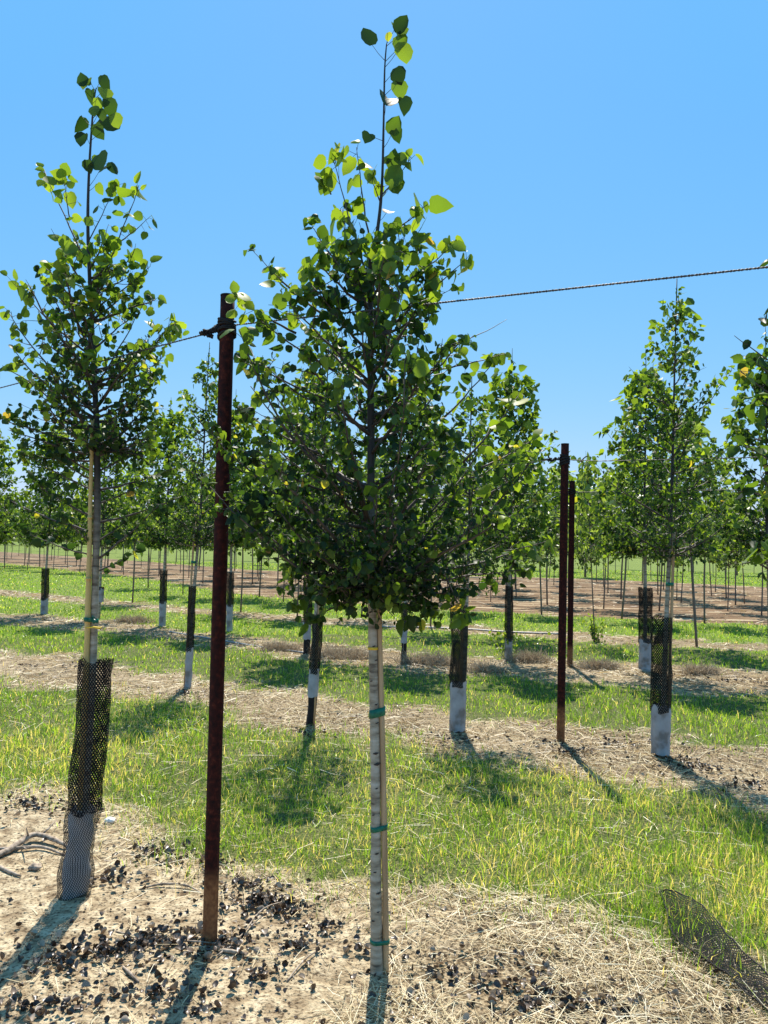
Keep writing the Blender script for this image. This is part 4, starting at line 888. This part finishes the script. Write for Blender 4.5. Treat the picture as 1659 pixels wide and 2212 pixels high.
def weed(px_, py_, w_, h, n, seed, label):
    random.seed(seed); g = G(px_, py_); N = n
    h *= .75; x = rng.normal(0, w_*.5, N); y = rng.normal(0, w_*.3, N); x += .25*w_*np.sin(y*9+seed); N_ = N; V = []; F_ = []
    az = rng.random(N)*6.28; L = rng.uniform(.4, 1.2, N)*h
    p0 = np.stack([x*.5, y*.5, np.zeros(N)], -1); d = np.stack([np.cos(az)*rng.uniform(.2, 1.2, N), np.sin(az)*rng.uniform(.2, 1.2, N), rng.uniform(.25, 1, N)], -1); d /= np.linalg.norm(d, axis=1, keepdims=True)
    p1 = p0 + d*L[:, None]*.55; d2 = d + rng.normal(0, .6, (N, 3)); p2 = p1 + d2*L[:, None]*.4; p2[:, 2] = np.maximum(p2[:, 2], .01)
    s = rng.normal(0, 1, (N, 3)); s /= np.linalg.norm(s, axis=1, keepdims=True); s *= .0030
    V = np.stack([p0-s, p0+s, p1+s, p1-s, p2+s*.5, p2-s*.5], 1).reshape(-1, 3); o = (np.arange(N)*6)[:, None]
    me = np_mesh('dry_weed', V, [np.array([[0, 1, 2, 3]])+o, np.array([[3, 2, 4, 5]])+o], {'tone': np.repeat(rng.random(N), 6)})
    ob = link('dry_weed', me, M['weed']); ob.location = g; tag(ob, label, 'dry weed', 'dry brown weed clumps in the rows')
weed(1140, 1430, .45, .22, 1500, 1, 'round dry brown weed clump just left of the second rusty post')
weed(1290, 1445, .4, .20, 1200, 2, 'low dry weed clump just right of the farthest rusty post')
weed(740, 1420, .7, .20, 1800, 3, 'broad dry weed clump left of the middle trunk')
weed(600, 1405, .5, .18, 1200, 8, 'dry weed clump between the nearest rusty post and the dark-footed guard')
weed(930, 1435, .6, .22, 1500, 4, 'dry weed clump right of the middle trunk behind the short white sleeve')
weed(1050, 1450, .4, .16, 900, 5, 'low dry weed clump behind the wide see-through net guard')
weed(290, 1345, .6, .22, 1100, 6, 'dry weed clump between the two left third row guards')
weed(1510, 1455, .4, .2, 800, 7, 'flattened dry weed clump right of the wide guard at the right')

# discarded net at the lower right
def scrap_net():
    e = empty('discarded_net', G(1560, 2080), 'torn strip of black plastic netting lying in the grass at the lower right', 'netting')
    b = Vector(e.location); L_ = [(1424, 1943), (1440, 1995), (1454, 2043), (1514, 2093), (1579, 2138), (1659, 2198), (1740, 2260)]; R_ = [(1426, 1941), (1475, 1962), (1519, 1993), (1569, 2053), (1612, 2093), (1659, 2133), (1740, 2195)]
    n = 8; V = []; UV = []; F_ = []
    LL, _ = interp_path([G(*p) for p in L_], [0]*7, 6); RR, _ = interp_path([G(*p) for p in R_], [0]*7, 6); ln = 0
    for i, (a, c) in enumerate(zip(LL, RR)):
        if i: ln += (a-LL[i-1]).length
        for j in range(n+1):
            t = j/n; p = a.lerp(c, t); w_ = (a-c).length
            z = .012 + .03*(t**2)*min(1, w_/.12) + .016*float(vnoise(i*.6, j*.9, 1, 3)) + (.02*(1-t) if j == 0 else 0)
            V.append((p.x-b.x, p.y-b.y, z + float(gz(p.x, p.y)))); UV.append((t*w_, ln))
    for i in range(len(LL)-1):
        for j in range(n):
            q = i*(n+1)+j; F_.append((q, q+1, q+n+2, q+n+1))
    me = bpy.data.meshes.new('net_sheet'); me.from_pydata(V, [], F_); me.update(); u_ = me.uv_layers.new(name='UVMap')
    for l in me.loops: u_.data[l.index].uv = UV[l.vertex_index]
    link('net_sheet', me, M['net'], e, True)
    t = Tubes(); t.add([Vector(V[i*(n+1)+n]) for i in range(len(LL))], .0028, 5); t.add([Vector(V[i*(n+1)]) for i in range(len(LL))], .0022, 5); t.build('folded_edge', M['black'], e)
scrap_net()

def stick(pts, r, label, name='fallen_branch', m='deadwood', forks=()):
    q = []
    for x, y, dz in pts:
        g = G(x, y); q.append(Vector((g.x, g.y, float(gz(g.x, g.y))+r[0]*.8+dz)))
    b = q[0].copy(); o, rr = interp_path([v-b for v in q], list(r), 5); o = [p + rdir()*r[0]*.12 for p in o]; t = Tubes(); t.add(o, rr, 7)
    for i, d, l in forks: t.add([o[i], o[i]+Vector(d)*l*.5, o[i]+Vector(d)*l+Vector((0, 0, .01))], [rr[i]*.5, rr[i]*.35, rr[i]*.15], 5)
    ob = t.build(name, M[m]); ob.location = b; tag(ob, label, 'branch', 'dead sticks on the soil')
stick([(-30, 1860, 0), (20, 1840, .01), (70, 1815, .02), (115, 1818, .015), (150, 1830, 0)], [.014, .015, .013, .012, .007], 'thick pale dead branch lying left of the leaning net guard', forks=[(9, (.1, -.5, .5), .10), (12, (.3, .8, .3), .12)])
stick([(-20, 1835, 0), (40, 1835, .01), (90, 1830, .01), (140, 1842, 0)], [.008, .009, .008, .004], 'thinner dead branch crossing the thick pale one at the left', forks=[(6, (.5, -.7, .2), .14)])
stick([(0, 1872, 0), (20, 1885, .004), (45, 1893, 0)], [.009, .008, .004], 'short dark stick at the left edge below the dead branches')
stick([(300, 1915, .0), (345, 1908, .006), (400, 1912, .008), (435, 1925, 0)], [.003, .005, .005, .002], 'curved dark twig left of the nearest rusty post')
stick([(475, 2058, .0), (500, 2062, .003), (528, 2063, 0)], [.007, .008, .005], 'short thick dark stick at the foot of the nearest rusty post')
stick([(265, 2090, .0), (280, 2110, .01), (300, 2125, 0)], [.003, .006, .003], 'short curved dark twig on the soil at the bottom left')
stick([(470, 2070, 0), (520, 2030, .01), (570, 1975, .02), (640, 1945, 0)], [.0035, .003, .003, .0015], 'long thin twig leaning over the dead leaves right of the nearest post')
stick([(250, 2015, 0), (330, 2035, .01), (430, 2045, .01), (510, 2045, 0)], [.003, .004, .0035, .002], 'long thin dark twig running to the foot of the nearest post')
stick([(620, 2120, 0), (660, 2080, .01), (700, 2050, 0)], [.003, .003, .002], 'thin twig on bare soil left of the middle trunk foot')

def rock(px_, py_, s, label, seed, m='rock'):
    random.seed(seed); import bmesh
    bm = bmesh.new(); bmesh.ops.create_icosphere(bm, subdivisions=3, radius=s)
    for v in bm.verts:
        p = v.co.normalized(); f = 1 + .22*math.sin(p.x*5+seed)*math.cos(p.y*4) + .12*math.sin(p.z*11+p.x*7); v.co = Vector((p.x*1.25, p.y, p.z*.8))*s*f
    me = bpy.data.meshes.new('stone'); bm.to_mesh(me); bm.free(); g = G(px_, py_); o = link('stone', me, M[m], None, True); o.location = (g.x, g.y, float(gz(g.x, g.y))+s*.5); tag(o, label, 'stone', 'stones on the soil')
rock(237, 1778, .022, 'white lumpy stone beside the grass, right of the leaning net guard', 1)
rock(75, 1875, .022, 'tan clod at the left edge below the dead branches', 2, 'deadwood')
